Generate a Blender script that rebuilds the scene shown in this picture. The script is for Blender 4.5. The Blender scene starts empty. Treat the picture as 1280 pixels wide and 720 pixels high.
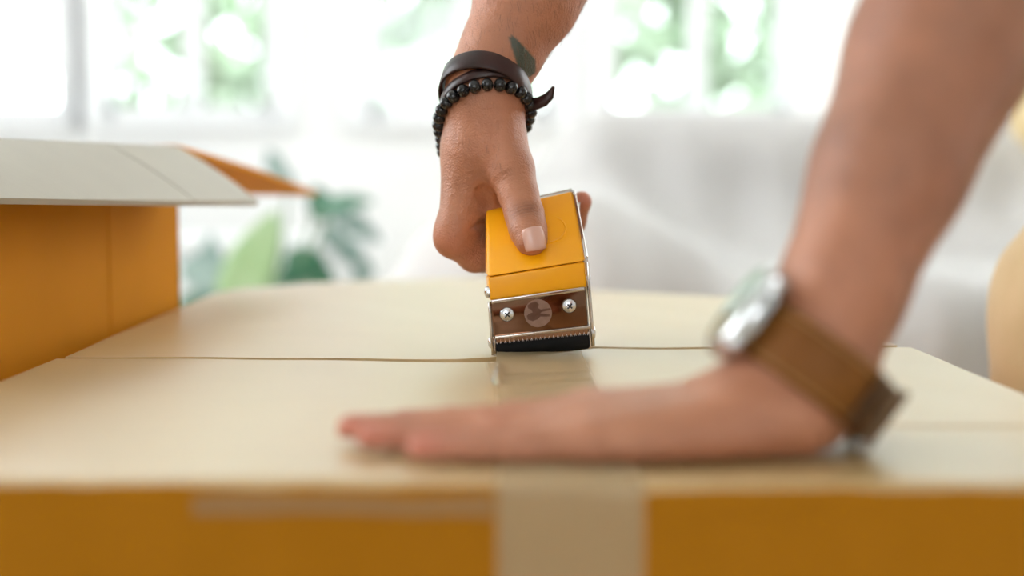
import bpy, bmesh, math, random
import numpy as np
from mathutils import Vector, Matrix, Euler
random.seed(7)
rng = np.random.default_rng(7)
SC = bpy.context.scene
COL = SC.collection
PI = math.pi

# ------------------------------------------------------------------ camera, world, lights, exposure
T = 0.62                      # height of the carton's top
F = 1778.0                    # focal length in pixels of a 1280 px frame (50 mm on 36 mm)
cam_d = bpy.data.cameras.new('camera'); cam = bpy.data.objects.new('camera', cam_d); COL.objects.link(cam)
cam.location = (0, 0, T + 0.103)
cam.rotation_euler = Euler((math.radians(90) - math.atan(140 / F), 0, -math.atan(20 / F)))
cam_d.sensor_width = 36; cam_d.lens = 50
cam_d.clip_start = 0.02; cam_d.clip_end = 100
cam_d.dof.use_dof = True; cam_d.dof.focus_distance = 0.812; cam_d.dof.aperture_fstop = 2.7
SC.camera = cam
SC.view_settings.view_transform = 'Standard'; SC.view_settings.look = 'None'
SC.view_settings.gamma = 1; SC.view_settings.exposure = 0.09
try: SC.view_settings.use_curve_mapping = False
except Exception: pass

world = bpy.data.worlds.new('sky'); SC.world = world; world.use_nodes = True
bg = world.node_tree.nodes['Background']
bg.inputs[0].default_value = (0.93, 0.97, 1.0, 1); bg.inputs[1].default_value = 5.5

def area(name, loc, rot, sx, sy, power, col=(1, 1, 1)):
    l = bpy.data.lights.new(name, 'AREA'); l.shape = 'RECTANGLE'; l.size = sx; l.size_y = sy
    l.energy = power; l.color = col
    o = bpy.data.objects.new(name, l); COL.objects.link(o); o.location = loc; o.rotation_euler = rot
    return o
# fill lamps added at unseen openings: behind the camera, left wall, right wall
area('window_daylight', (-0.3, -2.55, 1.55), (math.radians(90), 0, 0), 1.4, 1.0, 0.8, (1.0, 0.97, 0.93))
area('side_window_daylight', (-2.1, 1.6, 1.6), (math.radians(90), 0, math.radians(-90)), 1.8, 1.3, 10, (0.96, 0.98, 1.0))
area('right_window_daylight', (2.45, 2.75, 1.6), (math.radians(90), 0, math.radians(90)), 1.3, 1.3, 9, (1.0, 0.98, 0.95))
def cam_ray(px, py):
    R = cam.rotation_euler.to_matrix()
    return R @ Vector(((px - 640) / F, (360 - py) / F, -1))
def P(px, py, Y):            # a point seen at a pixel, at world depth Y
    d = cam_ray(px, py); return Vector(cam.location) + d * (Y / d.y)
def PZ(px, py, z):           # a point seen at a pixel, at world height z
    d = cam_ray(px, py); return Vector(cam.location) + d * ((z - cam.location.z) / d.z)

# ------------------------------------------------------------------ materials
def nodes(name):
    m = bpy.data.materials.new(name); m.use_nodes = True
    nt = m.node_tree; return m, nt, nt.nodes['Principled BSDF']
def setp(b, **k):
    M = {'color': 'Base Color', 'rough': 'Roughness', 'metal': 'Metallic', 'spec': 'Specular IOR Level', 'coat': 'Coat Weight',
         'coatr': 'Coat Roughness', 'sheen': 'Sheen Weight', 'sss': 'Subsurface Weight', 'alpha': 'Alpha', 'ior': 'IOR', 'trans': 'Transmission Weight'}
    for a, v in k.items():
        if a == 'color': v = (*v, 1) if len(v) == 3 else v
        b.inputs[M[a]].default_value = v
def add_noise(nt, scale, detail=4, coord='Object', stretch=None):
    tc = nt.nodes.new('ShaderNodeTexCoord'); n = nt.nodes.new('ShaderNodeTexNoise')
    n.inputs['Scale'].default_value = scale; n.inputs['Detail'].default_value = detail
    if stretch:
        mp = nt.nodes.new('ShaderNodeMapping'); mp.inputs['Scale'].default_value = stretch
        nt.links.new(tc.outputs[coord], mp.inputs[0]); nt.links.new(mp.outputs[0], n.inputs['Vector'])
    else: nt.links.new(tc.outputs[coord], n.inputs['Vector'])
    return n
def vary(nt, b, c1, c2, scale, stretch=None, lo=0.35, hi=0.65, detail=4):
    n = add_noise(nt, scale, detail, stretch=stretch); r = nt.nodes.new('ShaderNodeValToRGB')
    r.color_ramp.elements[0].position = lo; r.color_ramp.elements[1].position = hi
    r.color_ramp.elements[0].color = (*c1, 1); r.color_ramp.elements[1].color = (*c2, 1)
    nt.links.new(n.outputs[0], r.inputs[0]); nt.links.new(r.outputs[0], b.inputs['Base Color']); return n, r
def bump(nt, b, src, strength, dist=0.001):
    bp = nt.nodes.new('ShaderNodeBump'); bp.inputs['Strength'].default_value = strength; bp.inputs['Distance'].default_value = dist
    nt.links.new(src, bp.inputs['Height']); nt.links.new(bp.outputs[0], b.inputs['Normal']); return bp
def simple(name, color, rough=0.5, **k):
    m, nt, b = nodes(name); setp(b, color=color, rough=rough, **k); return m
def cardboard(name, c1, c2, rough, spec, coat, coatr, flute_axis):
    m, nt, b = nodes(name); setp(b, rough=rough, spec=spec, coat=coat, coatr=coatr)
    n, r = vary(nt, b, c1, c2, 14, stretch=(1, 2.5, 1) if flute_axis == 'Y' else (2.5, 1, 1), lo=0.2, hi=0.8)
    tc = nt.nodes.new('ShaderNodeTexCoord'); w = nt.nodes.new('ShaderNodeTexWave')
    w.wave_type = 'BANDS'; w.bands_direction = flute_axis if flute_axis in 'XYZ' else 'X'
    w.inputs['Scale'].default_value = 42; w.inputs['Distortion'].default_value = 0.1; w.inputs['Detail'].default_value = 1
    nt.links.new(tc.outputs['Object'], w.inputs['Vector'])
    f = add_noise(nt, 900, 2); mx = nt.nodes.new('ShaderNodeMath'); mx.operation = 'MULTIPLY_ADD'
    mx.inputs[1].default_value = 0.35; nt.links.new(f.outputs[0], mx.inputs[0]); nt.links.new(w.outputs['Fac'], mx.inputs[2])
    bump(nt, b, mx.outputs[0], 0.05, 0.0005); return m
M = {}
M['card'] = cardboard('kraft_cardboard', (0.53, 0.35, 0.14), (0.56, 0.37, 0.15), 0.5, 0.8, 1.0, 0.36, 'Y')  # window glare partly put into this paler top colour
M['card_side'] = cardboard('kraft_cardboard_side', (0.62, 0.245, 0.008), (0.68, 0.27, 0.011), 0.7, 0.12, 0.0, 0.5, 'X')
M['card_front'] = cardboard('brown_cardboard_side', (0.36, 0.138, 0.004), (0.40, 0.155, 0.006), 0.75, 0.08, 0.0, 0.5, 'X')  # darker copy for the front panel, its shade put into the colour
M['card_flap'] = cardboard('grey_lined_cardboard', (0.40, 0.36, 0.29), (0.43, 0.39, 0.31), 0.5, 0.4, 0.2, 0.4, 'Y')  # near flap, greyer than the other cardboard
M['card_edge'] = simple('cardboard_cut_edge', (0.34, 0.185, 0.075), 0.9, spec=0.1)
M['wall'] = None
m, nt, b = nodes('white_wall_paint'); setp(b, rough=0.7); vary(nt, b, (0.86, 0.86, 0.85), (0.90, 0.90, 0.89), 3); M['wall'] = m
m, nt, b = nodes('white_gloss_paint'); setp(b, rough=0.35); n, _ = vary(nt, b, (0.85, 0.86, 0.87), (0.90, 0.90, 0.91), 5); M['frame'] = m
m, nt, b = nodes('pale_floorboards'); setp(b, rough=0.4); vary(nt, b, (0.62, 0.55, 0.46), (0.72, 0.66, 0.57), 4, stretch=(1, 8, 1)); M['floor'] = m
m, nt, b = nodes('chrome_steel'); setp(b, rough=0.10, metal=1.0, color=(0.62, 0.57, 0.53)); n = add_noise(nt, 60, 3); bump(nt, b, n.outputs[0], 0.05, 0.0005); M['chrome'] = m
m, nt, b = nodes('screw_steel'); setp(b, rough=0.25, metal=1.0, color=(0.75, 0.77, 0.8)); n = add_noise(nt, 700, 3); bump(nt, b, n.outputs[0], 0.3, 0.0003); M['screw'] = m
m, nt, b = nodes('yellow_enamel'); setp(b, rough=0.42, color=(1.0, 0.42, 0.001), spec=0.35, coat=0.35, coatr=0.15); n = add_noise(nt, 40, 2); bump(nt, b, n.outputs[0], 0.05, 0.0005); M['yellow'] = m
m, nt, b = nodes('brown_mirror_steel'); setp(b, rough=0.09, metal=1.0, color=(0.19, 0.098, 0.058)); n = add_noise(nt, 60, 3); bump(nt, b, n.outputs[0], 0.04, 0.0005); M['plate'] = m  # brown reflection put into the chrome plate's colour
M['edge'] = simple('ground_steel_edge', (0.85, 0.78, 0.72), 0.5, metal=0.7)
M['blade'] = simple('brown_blade_steel', (0.34, 0.20, 0.13), 0.25, metal=1.0)
M['rubber'] = simple('black_rubber', (0.006, 0.006, 0.006), 0.7, spec=0.15)
M['dark_slot'] = simple('dark_steel_recess', (0.03, 0.03, 0.03), 0.4, metal=0.6)
m, nt, b = nodes('emblem_etch'); setp(b, rough=0.38, metal=1.0); vary(nt, b, (0.27, 0.175, 0.135), (0.31, 0.205, 0.16), 300); M['emblem'] = m
m, nt, b = nodes('emblem_ink'); setp(b, rough=0.3, metal=0.8); vary(nt, b, (0.13, 0.07, 0.05), (0.16, 0.09, 0.065), 300); M['emblem_dark'] = m
m, nt, b = nodes('packing_tape'); setp(b, rough=0.45, color=(0.58, 0.43, 0.24), alpha=0.5, coat=0.3, coatr=0.25)
n = add_noise(nt, 55, 3); bump(nt, b, n.outputs[0], 0.12, 0.002); M['tape'] = m
m, nt, b = nodes('tape_roll_side'); setp(b, rough=0.4); vary(nt, b, (0.5, 0.36, 0.17), (0.62, 0.46, 0.24), 400); M['taperoll'] = m
m, nt, b = nodes('dark_brown_leather'); setp(b, rough=0.38, spec=0.3, coat=0.12, coatr=0.25); n, _ = vary(nt, b, (0.014, 0.006, 0.005), (0.042, 0.012, 0.009), 60); n2 = add_noise(nt, 500, 4); bump(nt, b, n2.outputs[0], 0.3, 0.0004); M['dleather'] = m
m, nt, b = nodes('tan_leather'); setp(b, rough=0.6, spec=0.25); n, _ = vary(nt, b, (0.17, 0.058, 0.007), (0.21, 0.075, 0.010), 70); n2 = add_noise(nt, 600, 4); bump(nt, b, n2.outputs[0], 0.4, 0.0004); M['leather'] = m
m, nt, b = nodes('buckle_leather'); setp(b, rough=0.4); vary(nt, b, (0.06, 0.025, 0.008), (0.12, 0.05, 0.015), 70); M['leather2'] = m
M['stitch'] = simple('pale_thread', (0.42, 0.22, 0.07), 0.8)
m, nt, b = nodes('black_onyx'); setp(b, rough=0.16, spec=0.35, coat=0.2, coatr=0.05); vary(nt, b, (0.006, 0.006, 0.007), (0.018, 0.016, 0.016), 120); M['bead'] = m
M['cord'] = simple('bead_cord', (0.05, 0.035, 0.03), 0.8)
M['steel'] = simple('brushed_steel', (0.62, 0.63, 0.64), 0.22, metal=1.0)
M['buckle'] = simple('aged_bronze', (0.20, 0.13, 0.08), 0.35, metal=1.0)
M['dial'] = simple('white_dial', (0.75, 0.76, 0.74), 0.4)
M['hand_black'] = simple('black_watch_hand', (0.02, 0.02, 0.02), 0.4)
def clear(name, fac, tint=(1, 1, 1), rough=0.02):
    m, nt, b = nodes(name); nt.nodes.remove(b); out = nt.nodes['Material Output']
    t = nt.nodes.new('ShaderNodeBsdfTransparent'); t.inputs[0].default_value = (*tint, 1)
    g = nt.nodes.new('ShaderNodeBsdfGlossy'); g.inputs['Roughness'].default_value = rough
    x = nt.nodes.new('ShaderNodeMixShader'); x.inputs[0].default_value = fac
    nt.links.new(t.outputs[0], x.inputs[1]); nt.links.new(g.outputs[0], x.inputs[2]); nt.links.new(x.outputs[0], out.inputs[0]); return m
M['pane'] = clear('window_glass', 0.06, (0.97, 1.0, 0.985))
M['crystal'] = clear('watch_crystal', 0.30, (0.95, 1.0, 0.96))
m, nt, b = nodes('white_dust_sheet'); setp(b, rough=0.9, sheen=0.2); vary(nt, b, (0.60, 0.585, 0.575), (0.66, 0.645, 0.635), 6); n = add_noise(nt, 900, 2); bump(nt, b, n.outputs[0], 0.2, 0.0008); M['sheet'] = m
m, nt, b = nodes('beige_chino'); setp(b, rough=0.85, sheen=0.2); vary(nt, b, (0.58, 0.40, 0.20), (0.65, 0.46, 0.25), 18)
tc = nt.nodes.new('ShaderNodeTexCoord'); w = nt.nodes.new('ShaderNodeTexWave'); w.inputs['Scale'].default_value = 600; w.bands_direction = 'DIAGONAL'
nt.links.new(tc.outputs['Object'], w.inputs['Vector']); bump(nt, b, w.outputs['Fac'], 0.2, 0.0004); M['chino'] = m
m, nt, b = nodes('white_tshirt'); setp(b, rough=0.9, sheen=0.2); vary(nt, b, (0.74, 0.74, 0.73), (0.8, 0.8, 0.79), 8); M['shirt'] = m
m, nt, b = nodes('cushion_cloth'); setp(b, rough=0.9); vary(nt, b, (0.80, 0.62, 0.33), (0.86, 0.70, 0.42), 20); M['cushion'] = m
def leafmat(name, c1, c2, rough=0.4, sc=14):
    m, nt, b = nodes(name); setp(b, rough=rough); vary(nt, b, c1, c2, sc); return m
M['leaf_dark'] = leafmat('dark_green_leaf', (0.035, 0.14, 0.075), (0.06, 0.20, 0.11))
M['leaf_grey'] = leafmat('grey_green_leaf', (0.24, 0.35, 0.31), (0.34, 0.45, 0.41))  # lens bloom put into the colour as a grey haze
M['leaf_pale'] = leafmat('pale_green_leaf', (0.34, 0.54, 0.25), (0.44, 0.62, 0.34))
M['stem'] = leafmat('plant_stem', (0.14, 0.24, 0.12), (0.2, 0.3, 0.16))
M['leaf_out'] = leafmat('garden_leaf', (0.34, 0.46, 0.31), (0.50, 0.56, 0.46), 0.6, 3)
M['bark'] = leafmat('bark', (0.16, 0.13, 0.10), (0.25, 0.21, 0.17), 0.9, 8)
M['grass'] = leafmat('lawn', (0.20, 0.30, 0.14), (0.28, 0.36, 0.2), 0.9, 2)
M['pot'] = leafmat('white_glazed_pot', (0.75, 0.75, 0.74), (0.8, 0.8, 0.79), 0.3)
M['soil'] = leafmat('potting_soil', (0.03, 0.02, 0.015), (0.06, 0.04, 0.03), 0.95, 80)
M['shoe'] = leafmat('white_canvas_shoe', (0.6, 0.6, 0.58), (0.7, 0.7, 0.68), 0.8)
M['hair'] = leafmat('dark_hair', (0.015, 0.01, 0.008), (0.03, 0.02, 0.015), 0.5, 200)
M['armhair'] = simple('fine_arm_hair', (0.16, 0.07, 0.035), 0.5)
M['nail'] = simple('fingernail', (0.72, 0.42, 0.33), 0.28, coat=0.3, coatr=0.2)
M['white'] = simple('white_lacquer', (0.80, 0.81, 0.81), 0.3)
# skin: colour attribute 'tint' carries the pigment (freckles, redder knuckles, the tattoo) and painted shade
m, nt, b = nodes('skin'); setp(b, rough=0.42, sss=0.06, spec=0.5)
b.inputs['Subsurface Radius'].default_value = (0.9, 0.35, 0.2); b.inputs['Subsurface Scale'].default_value = 0.004
at = nt.nodes.new('ShaderNodeAttribute'); at.attribute_name = 'tint'
n = add_noise(nt, 45, 6); r = nt.nodes.new('ShaderNodeValToRGB')
r.color_ramp.elements[0].position = 0.3; r.color_ramp.elements[1].position = 0.7
r.color_ramp.elements[0].color = (0.86, 0.82, 0.80, 1); r.color_ramp.elements[1].color = (1.08, 1.06, 1.05, 1)
mx = nt.nodes.new('ShaderNodeMix'); mx.data_type = 'RGBA'; mx.blend_type = 'MULTIPLY'; mx.inputs[0].default_value = 1
nt.links.new(n.outputs[0], r.inputs[0]); nt.links.new(at.outputs['Color'], mx.inputs[6]); nt.links.new(r.outputs[0], mx.inputs[7])
nt.links.new(mx.outputs[2], b.inputs['Base Color'])
vo = nt.nodes.new('ShaderNodeTexVoronoi'); vo.inputs['Scale'].default_value = 900; tc = nt.nodes.new('ShaderNodeTexCoord'); nt.links.new(tc.outputs['Object'], vo.inputs['Vector'])
n3 = add_noise(nt, 160, 5); ma = nt.nodes.new('ShaderNodeMath'); ma.operation = 'MULTIPLY_ADD'; ma.inputs[1].default_value = 2.5
nt.links.new(n3.outputs[0], ma.inputs[0]); nt.links.new(vo.outputs['Distance'], ma.inputs[2]); bump(nt, b, ma.outputs[0], 0.55, 0.0006)
M['skin'] = m

# ------------------------------------------------------------------ object helpers
def mesh_obj(name, verts, faces, mat, parent=None, smooth=False):
    me = bpy.data.meshes.new(name)
    me.from_pydata([tuple(v) for v in verts], [], [tuple(f) for f in faces]); me.update()
    if mat: me.materials.append(mat)
    if smooth: me.polygons.foreach_set('use_smooth', [True] * len(me.polygons))
    o = bpy.data.objects.new(name, me); COL.objects.link(o)
    if parent is not None: put(o, parent)
    return o
def put(o, parent):
    o.parent = parent; o.matrix_parent_inverse = Matrix.Translation(parent.location).inverted() if parent.parent is None else parent.matrix_parent_inverse.copy()
    if parent.parent is not None:
        o.matrix_parent_inverse = Matrix.Identity(4)
    return o
def bm_obj(name, bm, mat, parent=None, smooth=False):
    bmesh.ops.recalc_face_normals(bm, faces=bm.faces)
    me = bpy.data.meshes.new(name); bm.to_mesh(me); bm.free()
    if mat: me.materials.append(mat)
    if smooth: me.polygons.foreach_set('use_smooth', [True] * len(me.polygons))
    o = bpy.data.objects.new(name, me); COL.objects.link(o)
    if parent is not None: put(o, parent)
    return o
def tag(o, label=None, cat=None, group=None, kind=None):
    if label: o['label'] = label
    if cat: o['category'] = cat
    if group: o['group'] = group
    if kind: o['kind'] = kind
    return o
def thing(name, loc, label, cat, group=None):
    o = bpy.data.objects.new(name, None); COL.objects.link(o); o.location = loc; o.empty_display_size = 0.05
    return tag(o, label, cat, group)
def box_bm(bm, lo, hi, bev=0.0, mat4=None):
    vs = [bm.verts.new((x, y, z)) for x in (lo[0], hi[0]) for y in (lo[1], hi[1]) for z in (lo[2], hi[2])]
    fs = [(0, 1, 3, 2), (4, 6, 7, 5), (0, 4, 5, 1), (2, 3, 7, 6), (0, 2, 6, 4), (1, 5, 7, 3)]
    ff = [bm.faces.new([vs[i] for i in f]) for f in fs]
    if bev > 0:
        es = set(e for f in ff for e in f.edges)
        r = bmesh.ops.bevel(bm, geom=list(es), offset=bev, segments=2, affect='EDGES', profile=0.5)
        vs = list(set(v for f in r['faces'] for v in f.verts) | set(v for v in vs if v.is_valid))
    if mat4 is not None:
        for v in vs: v.co = mat4 @ v.co
    return bm
def box(name, lo, hi, mat, parent=None, bev=0.0, mat4=None, smooth=False):
    bm = bmesh.new(); box_bm(bm, lo, hi, bev, mat4); return bm_obj(name, bm, mat, parent, smooth)
def frame_of(axis, hint=Vector((0, 0, 1))):
    a = Vector(axis).normalized(); u = hint.cross(a)
    if u.length < 1e-4: u = Vector((1, 0, 0)).cross(a)
    u.normalize(); return u, a.cross(u).normalized(), a
def lathe(name, profile, origin, axis, mat, parent=None, seg=32, smooth=True, hint=Vector((0, 0, 1))):
    u, v, a = frame_of(axis, hint); vs, fs = [], []
    for (r, h) in profile:
        for k in range(seg):
            t = 2 * PI * k / seg
            vs.append(Vector(origin) + a * h + (u * math.cos(t) + v * math.sin(t)) * r)
    for i in range(len(profile) - 1):
        for k in range(seg):
            k2 = (k + 1) % seg; fs.append((i * seg + k, i * seg + k2, (i + 1) * seg + k2, (i + 1) * seg + k))
    fs.append(tuple(range(seg))[::-1]); fs.append(tuple((len(profile) - 1) * seg + k for k in range(seg)))
    o = mesh_obj(name, vs, fs, mat, parent, smooth)
    if smooth:
        try: o.data.set_sharp_from_angle(angle=math.radians(40))
        except Exception: pass
    return o
def tube_geo(pts, rad, seg=8, closed=False):
    vs, fs = [], []; n = len(pts); pts = [Vector(p) for p in pts]
    up = Vector((0.1, 0.2, 1)).normalized()
    for i, p in enumerate(pts):
        d = (pts[(i + 1) % n] - pts[i - 1]) if closed else (pts[min(i + 1, n - 1)] - pts[max(i - 1, 0)])
        u, v, a = frame_of(d, up); r = rad[i] if hasattr(rad, '__len__') else rad
        for k in range(seg):
            t = 2 * PI * k / seg; vs.append(p + (u * math.cos(t) + v * math.sin(t)) * r)
    for i in range(n if closed else n - 1):
        j = (i + 1) % n
        for k in range(seg):
            k2 = (k + 1) % seg; fs.append((i * seg + k, i * seg + k2, j * seg + k2, j * seg + k))
    if not closed: fs.append(tuple(range(seg))[::-1]); fs.append(tuple((n - 1) * seg + k for k in range(seg)))
    return vs, fs
def tube(name, pts, rad, mat, parent=None, seg=8, closed=False):
    vs, fs = tube_geo(pts, rad, seg, closed); return mesh_obj(name, vs, fs, mat, parent, True)

# ------------------------------------------------------------------ signed distance modelling (one continuous surface)
class Sdf:
    def __init__(s): s.pr = []
    def cap(s, a, b, ra, rb, k=0.006, up=None, f=1.0):        # tapered limb segment; f < 1 flattens it along 'up'
        s.pr.append(('cap', np.array(a, float), np.array(b, float), ra, rb, k, None if up is None else np.array(Vector(up).normalized()), f)); return s
    def chain(s, pts, k=0.006, up=None, f=1.0):
        for (a, ra), (b, rb) in zip(pts[:-1], pts[1:]): s.cap(a, b, ra, rb, k, up, f)
        return s
    def box(s, c, h, r=0.02, k=0.02, rot=0.0): s.pr.append(('box', np.array(c, float), np.array(h, float), r, rot, k, None, 1.0)); return s
    def dent(s, a, b, r, k=0.003): s.pr.append(('dent', np.array(a, float), np.array(b, float), r, r, k, None, 1.0)); return s
    @staticmethod
    def dist(p, X, Y, Z):
        kind = p[0]
        if kind == 'box':
            _, c, h, r, rot, k, _, _ = p
            cx, sx = math.cos(rot), math.sin(rot); x = X - c[0]; y = Y - c[1]
            qx = np.abs(x * cx + y * sx) - h[0] + r; qy = np.abs(-x * sx + y * cx) - h[1] + r; qz = np.abs(Z - c[2]) - h[2] + r
            return np.sqrt(np.maximum(qx, 0) ** 2 + np.maximum(qy, 0) ** 2 + np.maximum(qz, 0) ** 2) + np.minimum(np.maximum(qx, np.maximum(qy, qz)), 0) - r
        _, a, b, ra, rb, k, up, f = p
        px, py, pz = X - a[0], Y - a[1], Z - a[2]; d = b - a
        if up is not None and f != 1.0:
            q = (1 / f - 1); dp = px * up[0] + py * up[1] + pz * up[2]
            px = px + q * dp * up[0]; py = py + q * dp * up[1]; pz = pz + q * dp * up[2]
            d = d + q * float(d @ up) * up
        L2 = float(d @ d) + 1e-12
        t = np.clip((px * d[0] + py * d[1] + pz * d[2]) / L2, 0, 1)
        r = ra + (rb - ra) * t
        return (np.sqrt((px - t * d[0]) ** 2 + (py - t * d[1]) ** 2 + (pz - t * d[2]) ** 2) - r) * min(1.0, f)
    def bounds(s, p):
        if p[0] == 'box':
            m = float(np.linalg.norm(p[2][:2])); h = np.array([m, m, p[2][2]]); return p[1] - h, p[1] + h
        R = max(p[3], p[4]) / (1 if p[7] >= 1 else 1); return np.minimum(p[1], p[2]) - R, np.maximum(p[1], p[2]) + R
    @staticmethod
    def comb(cur, d, p):
        k = p[5]
        if p[0] == 'dent':
            d = -d; h = np.maximum(k - np.abs(cur - d), 0) / k; return np.maximum(cur, d) + h * h * k / 4
        h = np.maximum(k - np.abs(cur - d), 0) / k; return np.minimum(cur, d) - h * h * k / 4
    def ev(s, pts):
        pts = np.asarray(pts, float).reshape(-1, 3); cur = np.full(len(pts), 10.0)
        for p in s.pr: cur = s.comb(cur, s.dist(p, pts[:, 0], pts[:, 1], pts[:, 2]), p)
        return cur
    def mesh(s, lo, hi, h, disp=None, smooth=2, cut=None):
        lo = np.array(lo, float); hi = np.array(hi, float); n = np.ceil((hi - lo) / h).astype(int) + 1
        V = np.full(n, 10.0, np.float32)
        ax = [lo[i] + h * np.arange(n[i]) for i in range(3)]
        for p in s.pr:
            bl, bh = s.bounds(p); mg = 2 * p[5] + 3 * h
            i0 = np.maximum(np.floor((bl - mg - lo) / h).astype(int), 0); i1 = np.minimum(np.ceil((bh + mg - lo) / h).astype(int) + 1, n)
            if (i1 <= i0).any(): continue
            sl = tuple(slice(i0[k], i1[k]) for k in range(3))
            X = ax[0][sl[0]][:, None, None]; Y = ax[1][sl[1]][None, :, None]; Z = ax[2][sl[2]][None, None, :]
            d = s.dist(p, X, Y, Z).astype(np.float32)
            V[sl] = s.comb(V[sl], d, p)
        if cut is not None:
            for fcut in cut: V = np.maximum(V, fcut(ax[0][:, None, None], ax[1][None, :, None], ax[2][None, None, :]).astype(np.float32))
        inside = V < 0
        cnt = np.zeros(tuple(n - 1), np.int8)
        for dx in (0, 1):
            for dy in (0, 1):
                for dz in (0, 1): cnt += inside[dx:n[0] - 1 + dx, dy:n[1] - 1 + dy, dz:n[2] - 1 + dz]
        act = (cnt > 0) & (cnt < 8); idx = np.full(act.shape, -1, np.int64); c = np.argwhere(act); idx[act] = np.arange(len(c))
        acc = np.zeros((len(c), 3)); w = np.zeros(len(c))
        corners = [(dx, dy, dz) for dx in (0, 1) for dy in (0, 1) for dz in (0, 1)]
        val = {q: V[c[:, 0] + q[0], c[:, 1] + q[1], c[:, 2] + q[2]].astype(float) for q in corners}
        for q in corners:
            for a in range(3):
                if q[a] == 0:
                    q2 = list(q); q2[a] = 1; q2 = tuple(q2); v0, v1 = val[q], val[q2]
                    m_ = (v0 < 0) != (v1 < 0); t = np.where(m_, v0 / np.where(m_, v0 - v1, 1), 0)
                    p_ = np.array(q, float)[None, :].repeat(len(c), 0); p_[:, a] += t
                    acc += p_ * m_[:, None]; w += m_
        verts = lo + h * (c + acc / w[:, None])
        faces = []
        for a in range(3):
            b_, c_ = (a + 1) % 3, (a + 2) % 3
            sl0 = [slice(None)] * 3; sl1 = [slice(None)] * 3; sl0[a] = slice(0, n[a] - 1); sl1[a] = slice(1, n[a])
            ch = inside[tuple(sl0)] != inside[tuple(sl1)]; e = np.argwhere(ch)
            ok = (e[:, b_] > 0) & (e[:, c_] > 0) & (e[:, b_] < n[b_] - 1) & (e[:, c_] < n[c_] - 1); e = e[ok]
            def cell(db, dc):
                q = e.copy(); q[:, b_] -= db; q[:, c_] -= dc; return idx[q[:, 0], q[:, 1], q[:, 2]]
            quad = np.stack([cell(1, 1), cell(0, 1), cell(0, 0), cell(1, 0)], 1)
            ins = inside[e[:, 0], e[:, 1], e[:, 2]]
            quad[~ins] = quad[~ins][:, ::-1]; faces.append(quad)
        faces = np.concatenate(faces)
        for _ in range(smooth):
            for lam in (0.55, -0.45):
                s_ = np.zeros_like(verts); k_ = np.zeros(len(verts))
                for i in range(4):
                    j = (i + 1) % 4
                    np.add.at(s_, faces[:, i], verts[faces[:, j]]); np.add.at(k_, faces[:, i], 1)
                    np.add.at(s_, faces[:, j], verts[faces[:, i]]); np.add.at(k_, faces[:, j], 1)
                verts = verts + lam * (s_ / np.maximum(k_, 1)[:, None] - verts)
        if disp is not None:
            fn = np.cross(verts[faces[:, 2]] - verts[faces[:, 0]], verts[faces[:, 3]] - verts[faces[:, 1]])
            vn = np.zeros_like(verts)
            for i in range(4): np.add.at(vn, faces[:, i], fn)
            vn /= np.linalg.norm(vn, axis=1)[:, None] + 1e-12
            verts = verts + vn * disp(verts)[:, None]
        return verts, faces
def np_obj(name, verts, faces, mat, parent=None, tint=None):
    me = bpy.data.meshes.new(name); nf = len(faces)
    me.vertices.add(len(verts)); me.vertices.foreach_set('co', np.asarray(verts, np.float32).ravel())
    me.loops.add(nf * 4); me.loops.foreach_set('vertex_index', np.asarray(faces, np.int32).ravel())
    me.polygons.add(nf); me.polygons.foreach_set('loop_start', np.arange(0, nf * 4, 4, dtype=np.int32))
    me.update(calc_edges=True); me.validate()
    me.polygons.foreach_set('use_smooth', [True] * len(me.polygons))
    if tint is not None:
        ca = me.color_attributes.new('tint', 'FLOAT_COLOR', 'POINT'); ca.data.foreach_set('color', np.concatenate([tint, np.ones((len(tint), 1))], 1).astype(np.float32).ravel())
    me.materials.append(mat)
    o = bpy.data.objects.new(name, me); COL.objects.link(o)
    if parent is not None: put(o, parent)
    return o
def seg_t(p, a, b):
    a = np.array(a, float); d = np.array(b, float) - a; t = np.clip((p - a) @ d / (d @ d), 0, 1)
    return t, np.linalg.norm(p - a - t[:, None] * d, axis=1)
def sinnoise(p, sc, seed=0):
    r_ = np.random.default_rng(seed); o = np.zeros(len(p))
    for _ in range(7):
        k = r_.normal(size=3) * sc; o += np.sin(p @ k + r_.uniform(0, 6.28))
    return o / 7

# ------------------------------------------------------------------ the room
XL, XR, YB, YF, H = -2.3, 2.6, 4.0, -2.6, 2.6
tag(box('floor', (XL, YF, -0.05), (XR, YB, 0.0), M['floor']), kind='structure')
tag(box('ceiling', (XL, YF, H), (XR, YB, H + 0.05), M['wall']), kind='structure')
bm = bmesh.new(); box_bm(bm, (XR, YF, 0), (XR + 0.1, 2.0, H)); box_bm(bm, (XR, 3.5, 0), (XR + 0.1, YB, H)); box_bm(bm, (XR, 2.0, 0), (XR + 0.1, 3.5, 0.8)); box_bm(bm, (XR, 2.0, 2.3), (XR + 0.1, 3.5, H)); tag(bm_obj('wall_right', bm, M['wall']), kind='structure')  # unseen opening added to light the left carton from the right
def wallX(px): return (px - 620) / 444.5
WIN = [(-150, 82), (130, 345), (460, 690), (757, 985), (1110, 1340), (1400, 1630)]  # last window is unseen, added to whiten the carton top's right side
WIN = [(wallX(a), wallX(b)) for a, b in WIN]
ZS, ZT = 0.885, 2.25
bm = bmesh.new(); e = XL
for (a, b_) in WIN:
    box_bm(bm, (e, YB, 0), (a, YB + 0.16, H)); box_bm(bm, (a, YB, 0), (b_, YB + 0.16, ZS)); box_bm(bm, (a, YB, ZT), (b_, YB + 0.16, H)); e = b_
box_bm(bm, (e, YB, 0), (XR, YB + 0.16, H)); tag(bm_obj('wall_back', bm, M['wall']), kind='structure')
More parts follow.
